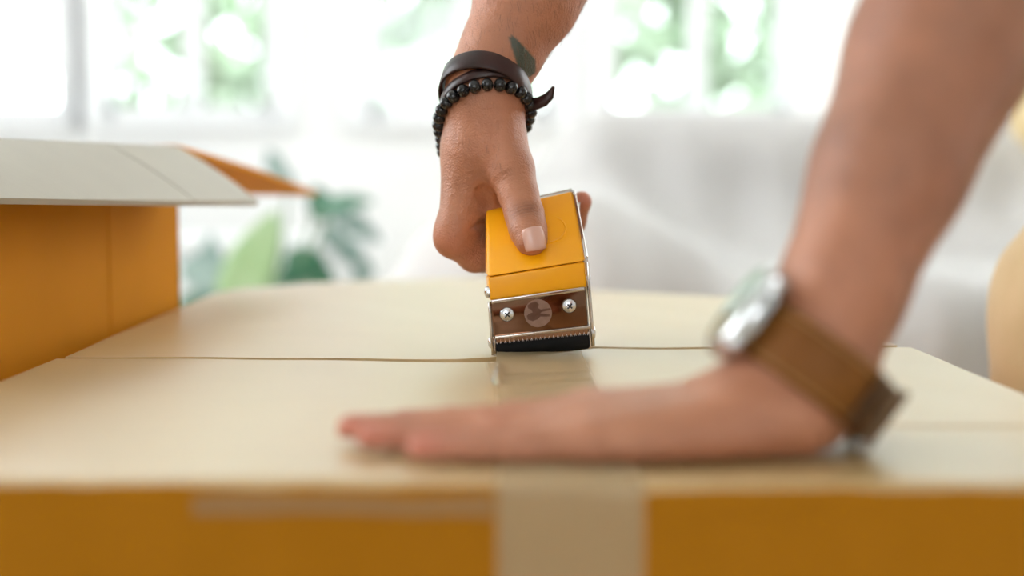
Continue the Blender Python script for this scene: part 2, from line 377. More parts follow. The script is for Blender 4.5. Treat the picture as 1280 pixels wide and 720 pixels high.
def window(i, a, b_):
    root = bpy.data.objects.new('window_%d' % i, None); COL.objects.link(root); root.location = ((a + b_) / 2, YB, ZS); tag(root, kind='structure')
    bm = bmesh.new(); t = 0.028; y0, y1 = YB + 0.045, YB + 0.095
    box_bm(bm, (a, y0, ZS), (a + t, y1, ZT)); box_bm(bm, (b_ - t, y0, ZS), (b_, y1, ZT)); box_bm(bm, (a, y0, ZS), (b_, y1, ZS + 0.035)); box_bm(bm, (a, y0, ZT - t), (b_, y1, ZT))
    bm_obj('window_frame', bm, M['frame'], root)
    c = (a + b_) / 2 + 0.005
    box('mullion', (c - 0.022, y0 - 0.01, ZS + 0.03), (c + 0.022, y1 + 0.005, ZT - 0.02), M['frame'], root, 0.003)
    box('glazing_bar', (a + 0.02, y0 + 0.01, 1.55), (b_ - 0.02, y1 - 0.01, 1.575), M['frame'], root, 0.002)
    box('pane', (a + t, YB + 0.068, ZS + 0.035), (c - 0.022, YB + 0.072, ZT - t), M['pane'], root)
    box('pane', (c + 0.022, YB + 0.068, ZS + 0.035), (b_ - t, YB + 0.072, ZT - t), M['pane'], root)
    box('window_sill', (a - 0.03, YB - 0.05, ZS - 0.03), (b_ + 0.03, YB + 0.045, ZS), M['frame'], root, 0.004)
for i, (a, b_) in enumerate(WIN): window(i + 1, a, b_)
# casings beside the openings
n = 1
for (a, b_) in WIN:
    for x0, x1 in ((a - 0.07, a - 0.004), (b_ + 0.004, b_ + 0.07)):
        if XL < x0 and x1 < XR:
            tag(box('trim_%d' % n, (x0, YB - 0.022, ZS - 0.03), (x1, YB - 0.001, ZT + 0.05), M['frame'], None, 0.004), kind='structure'); n += 1
# left wall and wall behind the camera, openings put in to admit light
bm = bmesh.new(); box_bm(bm, (XL - 0.1, YF, 0), (XL, 0.6, H)); box_bm(bm, (XL - 0.1, 2.6, 0), (XL, YB, H)); box_bm(bm, (XL - 0.1, 0.6, 0), (XL, 2.6, 0.8)); box_bm(bm, (XL - 0.1, 0.6, 2.3), (XL, 2.6, H))
tag(bm_obj('wall_left', bm, M['wall']), kind='structure')
bm = bmesh.new(); box_bm(bm, (XL, YF - 0.1, 0), (-1.1, YF, H)); box_bm(bm, (0.5, YF - 0.1, 0), (XR, YF, H)); box_bm(bm, (-1.1, YF - 0.1, 0), (0.5, YF, 1.0)); box_bm(bm, (-1.1, YF - 0.1, 2.1), (0.5, YF, H))
tag(bm_obj('wall_front', bm, M['wall']), kind='structure')
tag(box('baseboard_back', (XL, YB - 0.015, 0), (XR, YB - 0.0005, 0.10), M['frame']), kind='structure')

# ------------------------------------------------------------------ garden outside
tag(box('lawn', (-14, YB + 0.3, -0.35), (14, 24, -0.3), M['grass']), kind='structure')
def foliage(center, rad, n_, size, seed):
    r_ = np.random.default_rng(seed); vs, fs = [], []
    for i in range(n_):
        d = r_.normal(size=3); d /= np.linalg.norm(d); q = np.array(center) + d * np.array(rad) * (r_.uniform(0.35, 1) ** 0.6)
        u = r_.normal(size=3); u /= np.linalg.norm(u); v = np.cross(u, r_.normal(size=3)); v /= np.linalg.norm(v)
        L = size * r_.uniform(0.7, 1.3); w_ = L * 0.28; nn = np.cross(u, v) * L * 0.08
        k = len(vs); vs += [q - u * L / 2, q - u * L * .1 + v * w_ + nn, q + u * L / 2, q - u * L * .1 - v * w_ + nn]
        fs += [(k, k + 1, k + 2), (k, k + 2, k + 3)]
    return vs, fs
def tree(x, y, zc, rad, n_, size, seed, label):
    root = thing('garden_tree', (x, y, -0.3), label, 'tree', 'trees beyond the windows')
    vs, fs = foliage((x, y, zc), rad, n_, size, seed); o = mesh_obj('foliage', vs, fs, M['leaf_out'], root); o['kind'] = 'stuff'
    tube('trunk', [(x, y, -0.3), (x + 0.05, y, zc * 0.5), (x - 0.03, y + 0.05, zc)], [0.10, 0.08, 0.05], M['bark'], root, 10)
tree(-4.6, 10.6, 2.5, (1.3, 1.0, 1.6), 900, 0.22, 1, 'garden tree behind the leftmost window, mostly bright sky around it')
tree(-1.65, 8.0, 2.1, (1.15, 0.6, 1.3), 1100, 0.22, 2, 'pale green garden tree behind the second window from the left')
tree(-0.45, 9.6, 2.3, (0.95, 0.7, 1.8), 2800, 0.22, 3, 'denser garden tree seen just left of the braceleted wrist')
tree(1.7, 8.0, 2.2, (1.5, 0.8, 1.5), 2200, 0.22, 4, 'leafy garden tree behind the window right of the tape dispenser')
tree(4.4, 10.8, 2.4, (1.1, 0.9, 1.5), 900, 0.22, 5, 'garden tree behind the forearm at the right of the picture')
def bush(x, y, zc, rad, n_, seed, label):
    vs, fs = foliage((x, y, zc), rad, n_, 0.16, seed); k = len(vs)
    tag(mesh_obj('garden_bush', vs, fs, M['leaf_out']), label, 'bush', 'bushes beyond the windows')
bush(-0.2, 6.2, 0.45, (0.55, 0.4, 0.85), 1300, 11, 'low bush at the foot of the third window from the left')
bush(1.3, 6.5, 0.35, (0.9, 0.4, 0.75), 1100, 12, 'low bush at the foot of the window above the sofa')
bush(-2.4, 6.8, 0.3, (0.8, 0.4, 0.7), 600, 13, 'low bush outside the two windows at the left')

# ------------------------------------------------------------------ white sideboard under the windows
sb = thing('white_sideboard', (-1.0, 3.3, 0), 'low white sideboard under the left windows, behind the plant', 'cabinet')
box('body', (-1.72, 3.1, 0.06), (-0.30, 3.5, 0.56), M['white'], sb, 0.004); box('worktop', (-1.74, 3.08, 0.56), (-0.28, 3.52, 0.583), M['white'], sb, 0.004)
for i in range(3):
    x0 = -1.70 + i * 0.465; d = box('door', (x0, 3.085, 0.09), (x0 + 0.455, 3.1, 0.545), M['white'], sb, 0.003)
    box('handle', (x0 + 0.40, 3.065, 0.28), (x0 + 0.41, 3.086, 0.38), M['steel'], d, 0.002)
for x in (-1.68, -0.36):
    for y in (3.14, 3.44): box('leg', (x, y, 0), (x + 0.04, y + 0.04, 0.06), M['white'], sb)

# ------------------------------------------------------------------ sofa under a dust sheet
sofa = thing('covered_sofa', (0.65, 2.25, 0), 'sofa draped in a wrinkled white dust sheet in front of the windows', 'sofa')
S = Sdf()
S.box((0.50, 2.50, 0.41), (0.40, 0.13, 0.425), 0.09, 0.12)
S.box((0.98, 2.48, 0.40), (0.35, 0.13, 0.39), 0.09, 0.12)
S.box((0.06, 2.12, 0.33), (0.15, 0.42, 0.365), 0.10, 0.14); S.box((0.0, 2.10, 0.25), (0.20, 0.44, 0.28), 0.10, 0.16)
S.box((1.08, 2.10, 0.36), (0.19, 0.42, 0.385), 0.10, 0.10)
S.box((0.55, 2.12, 0.30), (0.62, 0.42, 0.30), 0.10, 0.16)
def folds(p):
    w_ = np.clip((0.86 - p[:, 2]) / 0.5, 0, 1)
    return (0.014 * np.sin(p[:, 0] * 42 + p[:, 1] * 17 + 2 * np.sin(p[:, 2] * 6)) * w_ + 0.012 * sinnoise(p, 9, 3) + 0.006 * sinnoise(p, 24, 4) + 0.016 * np.sin(p[:, 0] * 75 + 1.5 * np.sin(p[:, 2] * 5)) * np.clip((p[:, 0] - 0.75) * 5, 0, 1) * w_)
v_, f_ = S.mesh((-0.32, 1.55, 0.03), (1.50, 2.78, 0.98), 0.013, folds, 2, cut=[lambda X, Y, Z: (0.055 - Z) + 0 * X + 0 * Y])
np_obj('dust_sheet', v_, f_, M['sheet'], sofa)
for x in (0.0, 1.1):
    for y in (1.8, 2.52): lathe('leg', [(0.022, 0), (0.03, 0.09)], (x, y, 0), (0, 0, 1), M['bark'], sofa, 12)
S = Sdf(); S.cap((0.865, 2.16, 0.835), (1.06, 2.18, 0.85), 0.095, 0.09, 0.02, (0.1, 1, -0.3), 0.6)
v_, f_ = S.mesh((0.74, 1.95, 0.62), (1.42, 2.42, 1.0), 0.012, lambda p: 0.006 * sinnoise(p, 18, 8), 2)
tag(np_obj('cushion', v_, f_, M['cushion']), 'pale yellow cushion leaning on the right end of the covered sofa', 'cushion')

# ------------------------------------------------------------------ potted plant behind the cartons
plant = thing('potted_plant', (-0.42, 2.55, 0), 'broad-leaved green potted plant on the floor between carton and sofa', 'plant')
pc = (-0.42, 2.55)
lathe('pot', [(0.10, 0), (0.145, 0.28), (0.15, 0.30), (0.135, 0.30), (0.13, 0.27), (0.0, 0.27)], (*pc, 0), (0, 0, 1), M['pot'], plant, 28)
lathe('soil', [(0.128, 0.262), (0.125, 0.275), (0.0, 0.278)], (*pc, 0), (0, 0, 1), M['soil'], plant, 24)
def leaf(base, tip, width, droop, mat, facing, lobes=0):
    base, tip = Vector(base), Vector(tip); ax = tip - base; L = ax.length
    side = ax.cross(Vector(facing)).normalized(); nr = side.cross(ax).normalized(); N = 14; vs, fs = [], []
    for i in range(N + 1):
        t = i / N; w_ = width / 2 * (math.sin(PI * min(1, t * 0.97 + 0.03) ** 0.8)) ** 0.75
        if lobes: w_ *= 1 - 0.35 * (0.5 + 0.5 * math.cos(t * lobes * 2 * PI)) * (0.2 < t < 0.95)
        for s in (-1, -0.5, 0, 0.5, 1):
            vs.append(base + ax * t + side * (s * w_) + nr * (-droop * L * (t * t) + 0.12 * w_ * abs(s) ** 1.5) )
    for i in range(N):
        for j in range(4): k = i * 5 + j; fs.append((k, k + 1, k + 6, k + 5))
    o = mesh_obj('leaf', vs, fs, mat, plant, True)
    md = o.modifiers.new('thickness', 'SOLIDIFY'); md.thickness = 0.0012
    tube('stem', [Vector((pc[0], pc[1], 0.27)), Vector((pc[0], pc[1], 0.27)).lerp(base, 0.5) + Vector((0, 0, 0.05)), base], [0.005, 0.004, 0.003], M['stem'], plant, 6)
FC = (0.1, -1, 0.3)
leaf(P(283, 400, 2.35), P(345, 262, 2.35), 0.085, 0.05, M['leaf_pale'], FC)
leaf(P(300, 420, 2.40), P(322, 300, 2.40), 0.09, 0.03, M['leaf_pale'], FC)
leaf(P(395, 262, 2.45), P(462, 243, 2.40), 0.055, 0.15, M['leaf_dark'], (0, -0.7, 1))
leaf(P(408, 275, 2.5), P(392, 232, 2.5), 0.05, 0.1, M['leaf_dark'], FC)
leaf(P(415, 262, 2.5), P(478, 300, 2.5), 0.05, 0.2, M['leaf_grey'], FC, 3)
leaf(P(405, 285, 2.55), P(470, 345, 2.55), 0.05, 0.1, M['leaf_grey'], FC, 3)
leaf(P(405, 322, 2.5), P(345, 352, 2.45), 0.055, 0.1, M['leaf_dark'], FC, 2)
leaf(P(360, 315, 2.55), P(420, 362, 2.5), 0.07, 0.1, M['leaf_dark'], FC, 2)
leaf(P(370, 400, 2.6), P(372, 310, 2.6), 0.06, 0.1, M['leaf_grey'], FC, 3)
leaf(P(280, 350, 2.6), P(222, 330, 2.6), 0.09, 0.1, M['leaf_grey'], FC, 2)
leaf(P(275, 400, 2.6), P(222, 372, 2.6), 0.07, 0.1, M['leaf_dark'], FC)
leaf(P(262, 400, 2.65), P(262, 290, 2.65), 0.07, 0.1, M['leaf_grey'], FC, 2)
leaf(P(360, 240, 2.7), P(335, 185, 2.7), 0.05, 0.1, M['leaf_grey'], FC, 2)
leaf(P(440, 400, 2.6), P(455, 325, 2.6), 0.05, 0.1, M['leaf_grey'], FC, 2)

# ------------------------------------------------------------------ cartons
def slab(name, top, thick, mat, parent, down=Vector((0, 0, -1)), smooth=False):   # grid of top points [i][j] given a thickness
    nu, nv = len(top), len(top[0]); vs = [p for row in top for p in row]; k = len(vs)
    vs += [p + down * thick for row in top for p in row]; fs = []
    for i in range(nu - 1):
        for j in range(nv - 1):
            a, b_, c, d = i * nv + j, (i + 1) * nv + j, (i + 1) * nv + j + 1, i * nv + j + 1
            fs += [(a, b_, c, d), (a + k, d + k, c + k, b_ + k)]
    for i in range(nu - 1):
        a, b_ = i * nv, (i + 1) * nv; fs.append((a, a + k, b_ + k, b_)); a, b_ = i * nv + nv - 1, (i + 1) * nv + nv - 1; fs.append((a, b_, b_ + k, a + k))
    for j in range(nv - 1):
        fs.append((j, j + 1, j + 1 + k, j + k)); a = (nu - 1) * nv + j; fs.append((a, a + k, a + 1 + k, a + 1))
    o = mesh_obj(name, vs, fs, mat, parent, smooth)
    if smooth:
        try: o.data.set_sharp_from_angle(angle=math.radians(40))
        except Exception: pass
    return o
def poly_at(pts, u):          # piecewise linear y(x)
    return float(np.interp(u, [p[0] for p in pts], [p[1] for p in pts]))
def sn1(x, s=0): return (math.sin(x * 1.0 + s) + math.sin(x * 2.3 + s * 1.7 + 1) * 0.6 + math.sin(x * 5.1 + s * 0.7 + 2) * 0.35) / 1.95

carton = thing('taped_carton', (0, 0.9, 0), 'large closed cardboard carton being taped shut, its top filling the foreground', 'box')
def seam_near(x): return poly_at([(-0.30, 0.808), (-0.243, 0.806), (-0.1, 0.792), (-0.002, 0.779), (0.05, 0.835), (0.06, 0.846), (0.24, 0.851), (0.3, 0.852)], x)
def seam_far(x): return poly_at([(-0.30, 0.8115), (-0.243, 0.809), (-0.1, 0.797), (-0.02, 0.790), (-0.002, 0.794), (0.05, 0.850), (0.06, 0.8505), (0.24, 0.8555), (0.3, 0.857)], x)
def far_edge(x): return poly_at([(-0.25, 1.22), (-0.245, 1.25), (-0.23, 1.31), (-0.18, 1.375), (-0.1, 1.41), (0.0, 1.43), (0.06, 1.36), (0.09, 1.262), (0.16, 1.215), (0.25, 1.16)], x)
def front_y(x): return 0.4730 - 0.036 * x + 0.0012 * sn1(x * 30, 3)
def zw(x, y): return T + 0.0012 * sn1(x * 14 + y * 9, 1) * (1 - abs(x) * 1.5) 
XE0, XE1 = -0.250, 0.2505
NX = 120
rows = []
for i in range(NX + 1):
    x = XE0 + (XE1 - XE0) * i / NX; r_ = []
    y1 = seam_near(x); y0 = front_y(x); R = 0.0048 + 0.0012 * sn1(x * 40, 5)
    dz = 0.0010 * sn1(x * 60, 2)
    # front panel, rounded fold, then the flap up to the seam
    for zz in (0.0, 0.2, 0.4, 0.52, 0.57, 0.595): r_.append(Vector((x, y0 + 0.0004 * sn1(x * 9 + zz * 20), zz)))
    for a in (0, 18, 36, 54, 72, 90):
        t = math.radians(a); r_.append(Vector((x, y0 + R - R * math.cos(t), T - R + R * math.sin(t) + dz * math.cos(t))))
    ylist = sorted([y0 + R + (y1 - y0 - R) * j / 30 for j in range(1, 31)] + [0.5735, 0.5752, 0.5765, 0.5778, 0.5795])
    for j, y in enumerate(ylist):
        z = zw(x, y) if y > 0.50 else T
        crease = math.exp(-((y - 0.5765) / 0.0012) ** 2) * 0.0020 * (1 / (1 + math.exp(-(x - 0.14) * 60)))
        r_.append(Vector((x, y, z - crease)))
    rows.append(r_)
front_rows = [r_[:9] for r_ in rows]; top_rows = [r_[8:] for r_ in rows]
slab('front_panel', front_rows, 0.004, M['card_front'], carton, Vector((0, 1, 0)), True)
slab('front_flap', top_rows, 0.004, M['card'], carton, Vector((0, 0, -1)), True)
def ply(x0, x1, drop, mat):
    vs, fs = [], []; n_ = 40
    for i in range(n_ + 1):
        x = x0 + (x1 - x0) * i / n_; y0 = front_y(x)
        for z, dy in ((T - 0.0050 + 0.0008 * sn1(x * 70, 1), 0.0012), (T - 0.0065, 0.0004), (T - drop + 0.0006 * sn1(x * 45, 4), -0.0003)):
            vs.append(Vector((x, y0 - 0.0009 + dy * 0.6, z)))
            vs.append(Vector((x, y0 - 0.0003 + dy * 0.6, z)))
    for i in range(n_):
        for a, b_ in ((0, 2), (2, 4), (5, 3), (3, 1), (4, 5), (1, 0)): k = i * 6; fs.append((k + a, k + b_, k + 6 + b_, k + 6 + a))
    mesh_obj('torn_ply', vs, fs, mat, carton)
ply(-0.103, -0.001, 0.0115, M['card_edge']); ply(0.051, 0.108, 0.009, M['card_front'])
rows = []
for i in range(NX + 1):
    x = XE0 + 0.004 + (0.2435 - XE0 - 0.004) * i / NX; y0, y1 = seam_far(x), far_edge(x)
    rows.append([Vector((x, y0 + (y1 - y0) * j / 20, zw(x, y0 + (y1 - y0) * j / 20) + 0.0006)) for j in range(21)])
slab('back_flap', rows, 0.004, M['card'], carton, Vector((0, 0, -1)), True)
box('inner_flap', (-0.238, 0.50, T - 0.0095), (-0.01, 1.12, T - 0.0052), M['card'], carton); box('inner_flap', (0.002, 0.50, T - 0.0095), (0.236, 1.12, T - 0.0052), M['card'], carton)
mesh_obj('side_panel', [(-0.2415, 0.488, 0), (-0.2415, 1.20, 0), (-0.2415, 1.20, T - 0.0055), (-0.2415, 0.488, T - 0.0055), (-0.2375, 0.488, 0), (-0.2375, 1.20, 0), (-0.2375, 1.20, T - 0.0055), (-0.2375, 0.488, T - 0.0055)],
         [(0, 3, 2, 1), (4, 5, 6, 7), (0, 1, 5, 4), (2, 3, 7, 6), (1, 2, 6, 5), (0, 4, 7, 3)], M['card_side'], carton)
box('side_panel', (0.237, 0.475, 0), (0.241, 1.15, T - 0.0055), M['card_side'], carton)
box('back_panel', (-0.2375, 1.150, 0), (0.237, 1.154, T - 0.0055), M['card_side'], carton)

# left, open carton; its hinge corner K, panel running towards the camera
lc = thing('open_carton', (-0.40, 0.95, 0), 'open orange-brown carton at the left with its flaps hanging outwards', 'box')
K = Vector((-0.2535, 1.14, 0.747)); h1 = Vector((-0.27, -0.963, 0)).normalized(); n1 = Vector((0.963, -0.27, 0)).normalized()
Lp, Wp = 0.46, 0.36
def panel(name, a, b_, z0, z1, mat, parent, inward, th=0.004, fold=None):
    vs = [Vector((a.x, a.y, z0)), Vector((b_.x, b_.y, z0)), Vector((b_.x, b_.y, z1)), Vector((a.x, a.y, z1))]
    vs += [v + inward * th for v in vs]
    return mesh_obj(name, vs, [(0, 1, 2, 3), (4, 7, 6, 5), (0, 4, 5, 1), (2, 6, 7, 3), (1, 5, 6, 2), (0, 3, 7, 4)], mat, parent)
K2 = K + h1 * Lp; K3 = K - n1 * Wp; K4 = K2 - n1 * Wp
Kc = P(143, 262, 0.9); tc_ = 0.105  # where the vertical score runs down the panel
Ks = K + h1 * tc_
panel('side_panel', K, Ks, 0, K.z, M['card_side'], lc, -n1); panel('side_panel', Ks - n1 * 0.0007, K2 - n1 * 0.0007, 0, K.z, M['card_side'], lc, -n1)
panel('back_panel', K, K3, 0, K.z, M['card_side'], lc, h1); panel('front_panel', K2, K4, 0, K.z, M['card_side'], lc, -h1); panel('side_panel', K3, K4, 0, K.z, M['card_side'], lc, n1)
def flap(hin_a, hin_b, out_a, out_b, mat, th=0.004, nv=8, nu=12, score=None):
    rows = []
    for i in range(nu + 1):
        s = i / nu; a = hin_a.lerp(hin_b, s); b_ = out_a.lerp(out_b, s); r_ = []
        for j in range(nv + 1):
            t = j / nv; p = a.lerp(b_, t) + Vector((0, 0, 0.002 * math.sin(PI * t)))
            r_.append(p)
        rows.append(r_)
    dn = (hin_b - hin_a).cross(out_a - hin_a).normalized()
    if dn.z > 0: dn = -dn
    return slab('flap', rows, th, mat, lc, dn, True)
o1 = P(324, 252, 1.121); out = o1 - K
# near flap: one piece from the corner to the score and one beyond it
Oz = Vector((out.x, out.y, out.z))
flap(K, K + h1 * (tc_ - 0.0008), K + Oz, K + h1 * (tc_ - 0.0008) + Oz + Vector((0, 0, 0.002)), M['card_flap'])
flap(K + h1 * (tc_ + 0.0008), K2, K + h1 * (tc_ + 0.0008) + Oz + Vector((0, 0, 0.002)), K2 + Oz + Vector((0, 0, 0.011)), M['card_flap'])
tip = P(396, 240, 1.407); outb = tip - K
flap(K + Vector((0, 0, 0.001)), K3, K + outb, K3 + outb * 0.9, M['card_side'])
flap(K3, K4, K3 - n1 * 0.10 + Vector((0, 0, 0.05)), K4 - n1 * 0.10 + Vector((0, 0, 0.05)), M['card'])

# ------------------------------------------------------------------ packing tape laid across the top and down the front
def tape_strip():
    vs, fs = [], []; prof = []
    for j in range(46): prof.append(('top', 0.812 - (0.812 - 0.486) * j / 45))
    for a in range(80, -1, -10): prof.append(('arc', a))
    for j in range(1, 9): prof.append(('front', j / 8))
    NU = 24
    for i, (k, q) in enumerate(prof):
        for s in range(NU + 1):
            u = s / NU
            if k == 'top':
                y = q; w_ = (y - 0.48) / 0.32; x = 0.0002 + u * (0.0494 - 0.0008 * w_)
                lift = 0.0
                e_ = math.exp(-((y - 0.722) / 0.030) ** 2) * max(0, 1 - u / 0.12) ** 1.3 * 0.0065    # left edge curling up
                e2 = 0.0006 * sn1(y * 60 + u * 7, 1) * (0.3 + 0.7 * (u < 0.2))
                if y > 0.77: lift = ((y - 0.77) / 0.042) ** 2 * 0.004
                vs.append(Vector((x - e_ * 0.8, y + 0.010 * u * (y > 0.79), zw(x, y) + 0.0010 + e_ + abs(e2) + lift)))
            elif k == 'arc':
                x = 0.0002 + u * 0.0494; y0 = front_y(x); t = math.radians(q); Rb = 0.0048 + 0.0012 * sn1(x * 40, 5); R = Rb + 0.0012
                vs.append(Vector((x, y0 + Rb - R * math.cos(t), T - Rb + R * math.sin(t) + 0.0002 * sn1(u * 12, q))))
            else:
                x = 0.0002 + u * 0.0494; y0 = front_y(x)
                vs.append(Vector((x, y0 - 0.0014 - 0.0006 * abs(sn1(u * 9 + q * 4)), T - 0.0062 - q * 0.062)))
    n_ = NU + 1
    for i in range(len(prof) - 1):
        for s in range(NU): fs.append((i * n_ + s, i * n_ + s + 1, (i + 1) * n_ + s + 1, (i + 1) * n_ + s))
    return vs, fs
vs, fs = tape_strip(); strip = mesh_obj('packing_tape', vs, fs, M['tape'], None, True)
tag(strip, 'translucent tan packing tape running from the dispenser over the carton edge', 'tape')
vs, fs = [], []
for i in range(15):
    t = i / 14; y = 0.690 + 0.075 * t; w_ = 0.0004 + 0.0022 * math.sin(PI * t) ** 0.8 * (1 + 0.3 * sn1(t * 9)); 
    vs += [Vector((-0.0002 - w_, y, T + 0.0010)), Vector((0.0008, y + 0.001, T + 0.0022 + 0.0042 * math.sin(PI * t)))]
fs = [(2 * i, 2 * i + 1, 2 * i + 3, 2 * i + 2) for i in range(14)]
mesh_obj('curled_edge', vs, fs, clear('glossy_film', 0.65, (0.9, 0.85, 0.75), 0.12), strip, True)
zz = []; zz2 = []
for i in range(37):
    u = i / 36; x = 0.003 + u * 0.044; y = 0.716 + 0.006 * u + (0.0045 if i % 2 else 0); zz.append(Vector((x, y, zw(x, y) + 0.0022)))
tube('serration_mark', zz, 0.00035, M['tape'], strip, 5)
for i in range(13):
    u = i / 12; x = 0.002 + u * 0.045; y = 0.690 + 0.010 * u; zz2.append(Vector((x, y, zw(x, y) + 0.0021)))
tube('tape_fold', zz2, 0.0005, M['tape'], strip, 5)

# ------------------------------------------------------------------ tape dispenser
BL, BR = P(616, 446, 0.800), P(741, 434, 0.806)
C1L, C1R = P(609, 346, 0.799), P(733, 326, 0.805)
TL, TR = P(607, 264, 0.845), P(716.5, 239, 0.853)
disp = thing('tape_dispenser', (0.02, 0.83, T), 'yellow and chrome hand-held tape dispenser pressed on the carton top', 'tape dispenser')
def Fm(s, t, n=0.0):          # point on the face: t 0..1 lower vertical part, 1..2 sloping yellow part
    if t <= 1: p = BL.lerp(BR, s).lerp(C1L.lerp(C1R, s), t); a, b_ = BR - BL, C1L - BL
    else: p = C1L.lerp(C1R, s).lerp(TL.lerp(TR, s), t - 1); a, b_ = C1R - C1L, TL - C1L
    return p + a.cross(b_).normalized() * n
W_ = (BR - BL).length; H1 = (C1L - BL).length; H2 = (TL - C1L).length
def fslab(name, s0, s1, t0, t1, nf, nb, mat, parent, bev=0.0006, ns=1, round_=0.0):
    bm = bmesh.new(); vs = {}
    for a, s in enumerate((s0, s1)):
        for b_, t in enumerate((t0, t1)):
            for c, n in enumerate((nb, nf)): vs[a, b_, c] = bm.verts.new(Fm(s, t, n))
    for f in [((0,0,0),(0,0,1),(0,1,1),(0,1,0)), ((1,0,0),(1,1,0),(1,1,1),(1,0,1)), ((0,0,0),(1,0,0),(1,0,1),(0,0,1)), ((0,1,0),(0,1,1),(1,1,1),(1,1,0)), ((0,0,0),(0,1,0),(1,1,0),(1,0,0)), ((0,0,1),(1,0,1),(1,1,1),(0,1,1))]:
        bm.faces.new([vs[k] for k in f])
    if bev: bmesh.ops.bevel(bm, geom=list(bm.edges), offset=bev, segments=3, affect='EDGES', profile=0.6)
    o = bm_obj(name, bm, mat, parent, True)
    try: o.data.set_sharp_from_angle(angle=math.radians(50))
    except Exception: pass
    return o
yn = 1.03
handle_cover = fslab('handle_cover', 0.0, 0.995, 1.0, 2.0, 0.0012, -0.016, M['yellow'], disp, 0.0022)
# raised ring pressed into the cover around the thumb
ring = []
nU = ((C1R - C1L).cross(TL - C1L)).normalized()
rc = Fm(0.62, 1.52, 0.0013); ru = (C1R - C1L).normalized(); rv = nU.cross(ru)
for k in range(40):
    t = 2 * PI * k / 40; ring.append(rc + ru * math.cos(t) * 0.0125 + rv * math.sin(t) * 0.0125 - nU * 0.0004)
tube('embossed_ring', ring, 0.0007, M['yellow'], handle_cover, 8, True)
fslab('front_lip', 0.012, 0.985, 0.70, 0.992, 0.0, -0.014, M['yellow'], disp, 0.0012)
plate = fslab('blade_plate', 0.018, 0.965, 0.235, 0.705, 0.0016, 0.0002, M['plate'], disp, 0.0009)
fslab('plate_rim', 0.018, 0.955, 0.665, 0.715, 0.0030, 0.0016, M['chrome'], plate, 0.0007)
fslab('blade_guard', 0.03, 0.985, 0.222, 0.262, 0.0034, 0.0004, M['chrome'], disp, 0.0006)
# serrated blade
vs, fs = [], []; NT = 21
for i in range(NT):
    s0 = 0.045 + 0.92 * i / NT; s1 = 0.045 + 0.92 * (i + 1) / NT; sm_ = (s0 + s1) / 2; k = len(vs)
    for n in (0.0008, 0.0002):
        vs += [Fm(s0, 0.235, n), Fm(s1, 0.235, n), Fm(s1, 0.185, n), Fm(sm_, 0.115, n - 0.0003), Fm(s0, 0.185, n)]
    fs += [(k, k + 1, k + 2, k + 3, k + 4), (k + 5, k + 9, k + 8, k + 7, k + 6)]
    for a in range(5): b_ = (a + 1) % 5; fs.append((k + a, k + 5 + a, k + 5 + b_, k + b_))
bl_ = mesh_obj('serrated_blade', vs, fs, M['blade'], disp); zz = []
for i in range(NT):
    s0 = 0.045 + 0.92 * i / NT; s1 = 0.045 + 0.92 * (i + 1) / NT; zz += [Fm(s0, 0.183, 0.0010), Fm((s0 + s1) / 2, 0.113, 0.0008)]
tube('cutting_edge', zz + [Fm(0.965, 0.183, 0.001)], 0.00030, M['edge'], bl_, 5)
# rubber wiper roller behind the teeth
a, b_ = Fm(0.04, 0.09, -0.0035), Fm(0.965, 0.09, -0.0035)
lathe('roller', [(0.0001, 0), (0.0052, 0.0), (0.0056, 0.0008), (0.0056, (b_ - a).length - 0.0008), (0.0052, (b_ - a).length), (0.0001, (b_ - a).length)], a, b_ - a, M['rubber'], disp, 28)
fslab('wiper', 0.05, 0.955, 0.01, 0.26, -0.0008, -0.0035, M['rubber'], disp, 0.0003)
# screws with a cross recess
nL = (BR - BL).cross(C1L - BL).normalized(); uL = (BR - BL).normalized(); vL = nL.cross(uL)
def screw(s, t, n, ax, r=0.0042, cross=True, ofs=None, name='screw'):
    c = Fm(s, t, n) if ofs is None else ofs
    sc_ = lathe(name, [(0.0001, -0.001), (r, -0.001), (r, 0.0003), (r * 0.86, 0.0012), (r * 0.5, 0.0018), (r * 0.2, 0.0020), (0.0001, 0.0020)], c, ax, M['screw'], disp, 24)
    if cross:
        for d, e_ in ((uL * 0.7 + vL * 0.7, uL * 0.7 - vL * 0.7), (uL * 0.7 - vL * 0.7, uL * 0.7 + vL * 0.7)):
            q = c + ax * 0.00195; w_ = r * 0.10; L_ = r * 0.46; vs = []
            for z_ in (0.0, 0.00025):
                vs += [q + d * L_ + e_ * w_ + ax * z_, q - d * L_ + e_ * w_ + ax * z_, q - d * L_ - e_ * w_ + ax * z_, q + d * L_ - e_ * w_ + ax * z_]
            mesh_obj('cross_slot', vs, [(0, 1, 2, 3), (4, 7, 6, 5), (0, 4, 5, 1), (1, 5, 6, 2), (2, 6, 7, 3), (3, 7, 4, 0)], M['dark_slot'], sc_)
    return sc_
screw(0.165, 0.51, 0.0018, nL); screw(0.79, 0.515, 0.0018, nL)
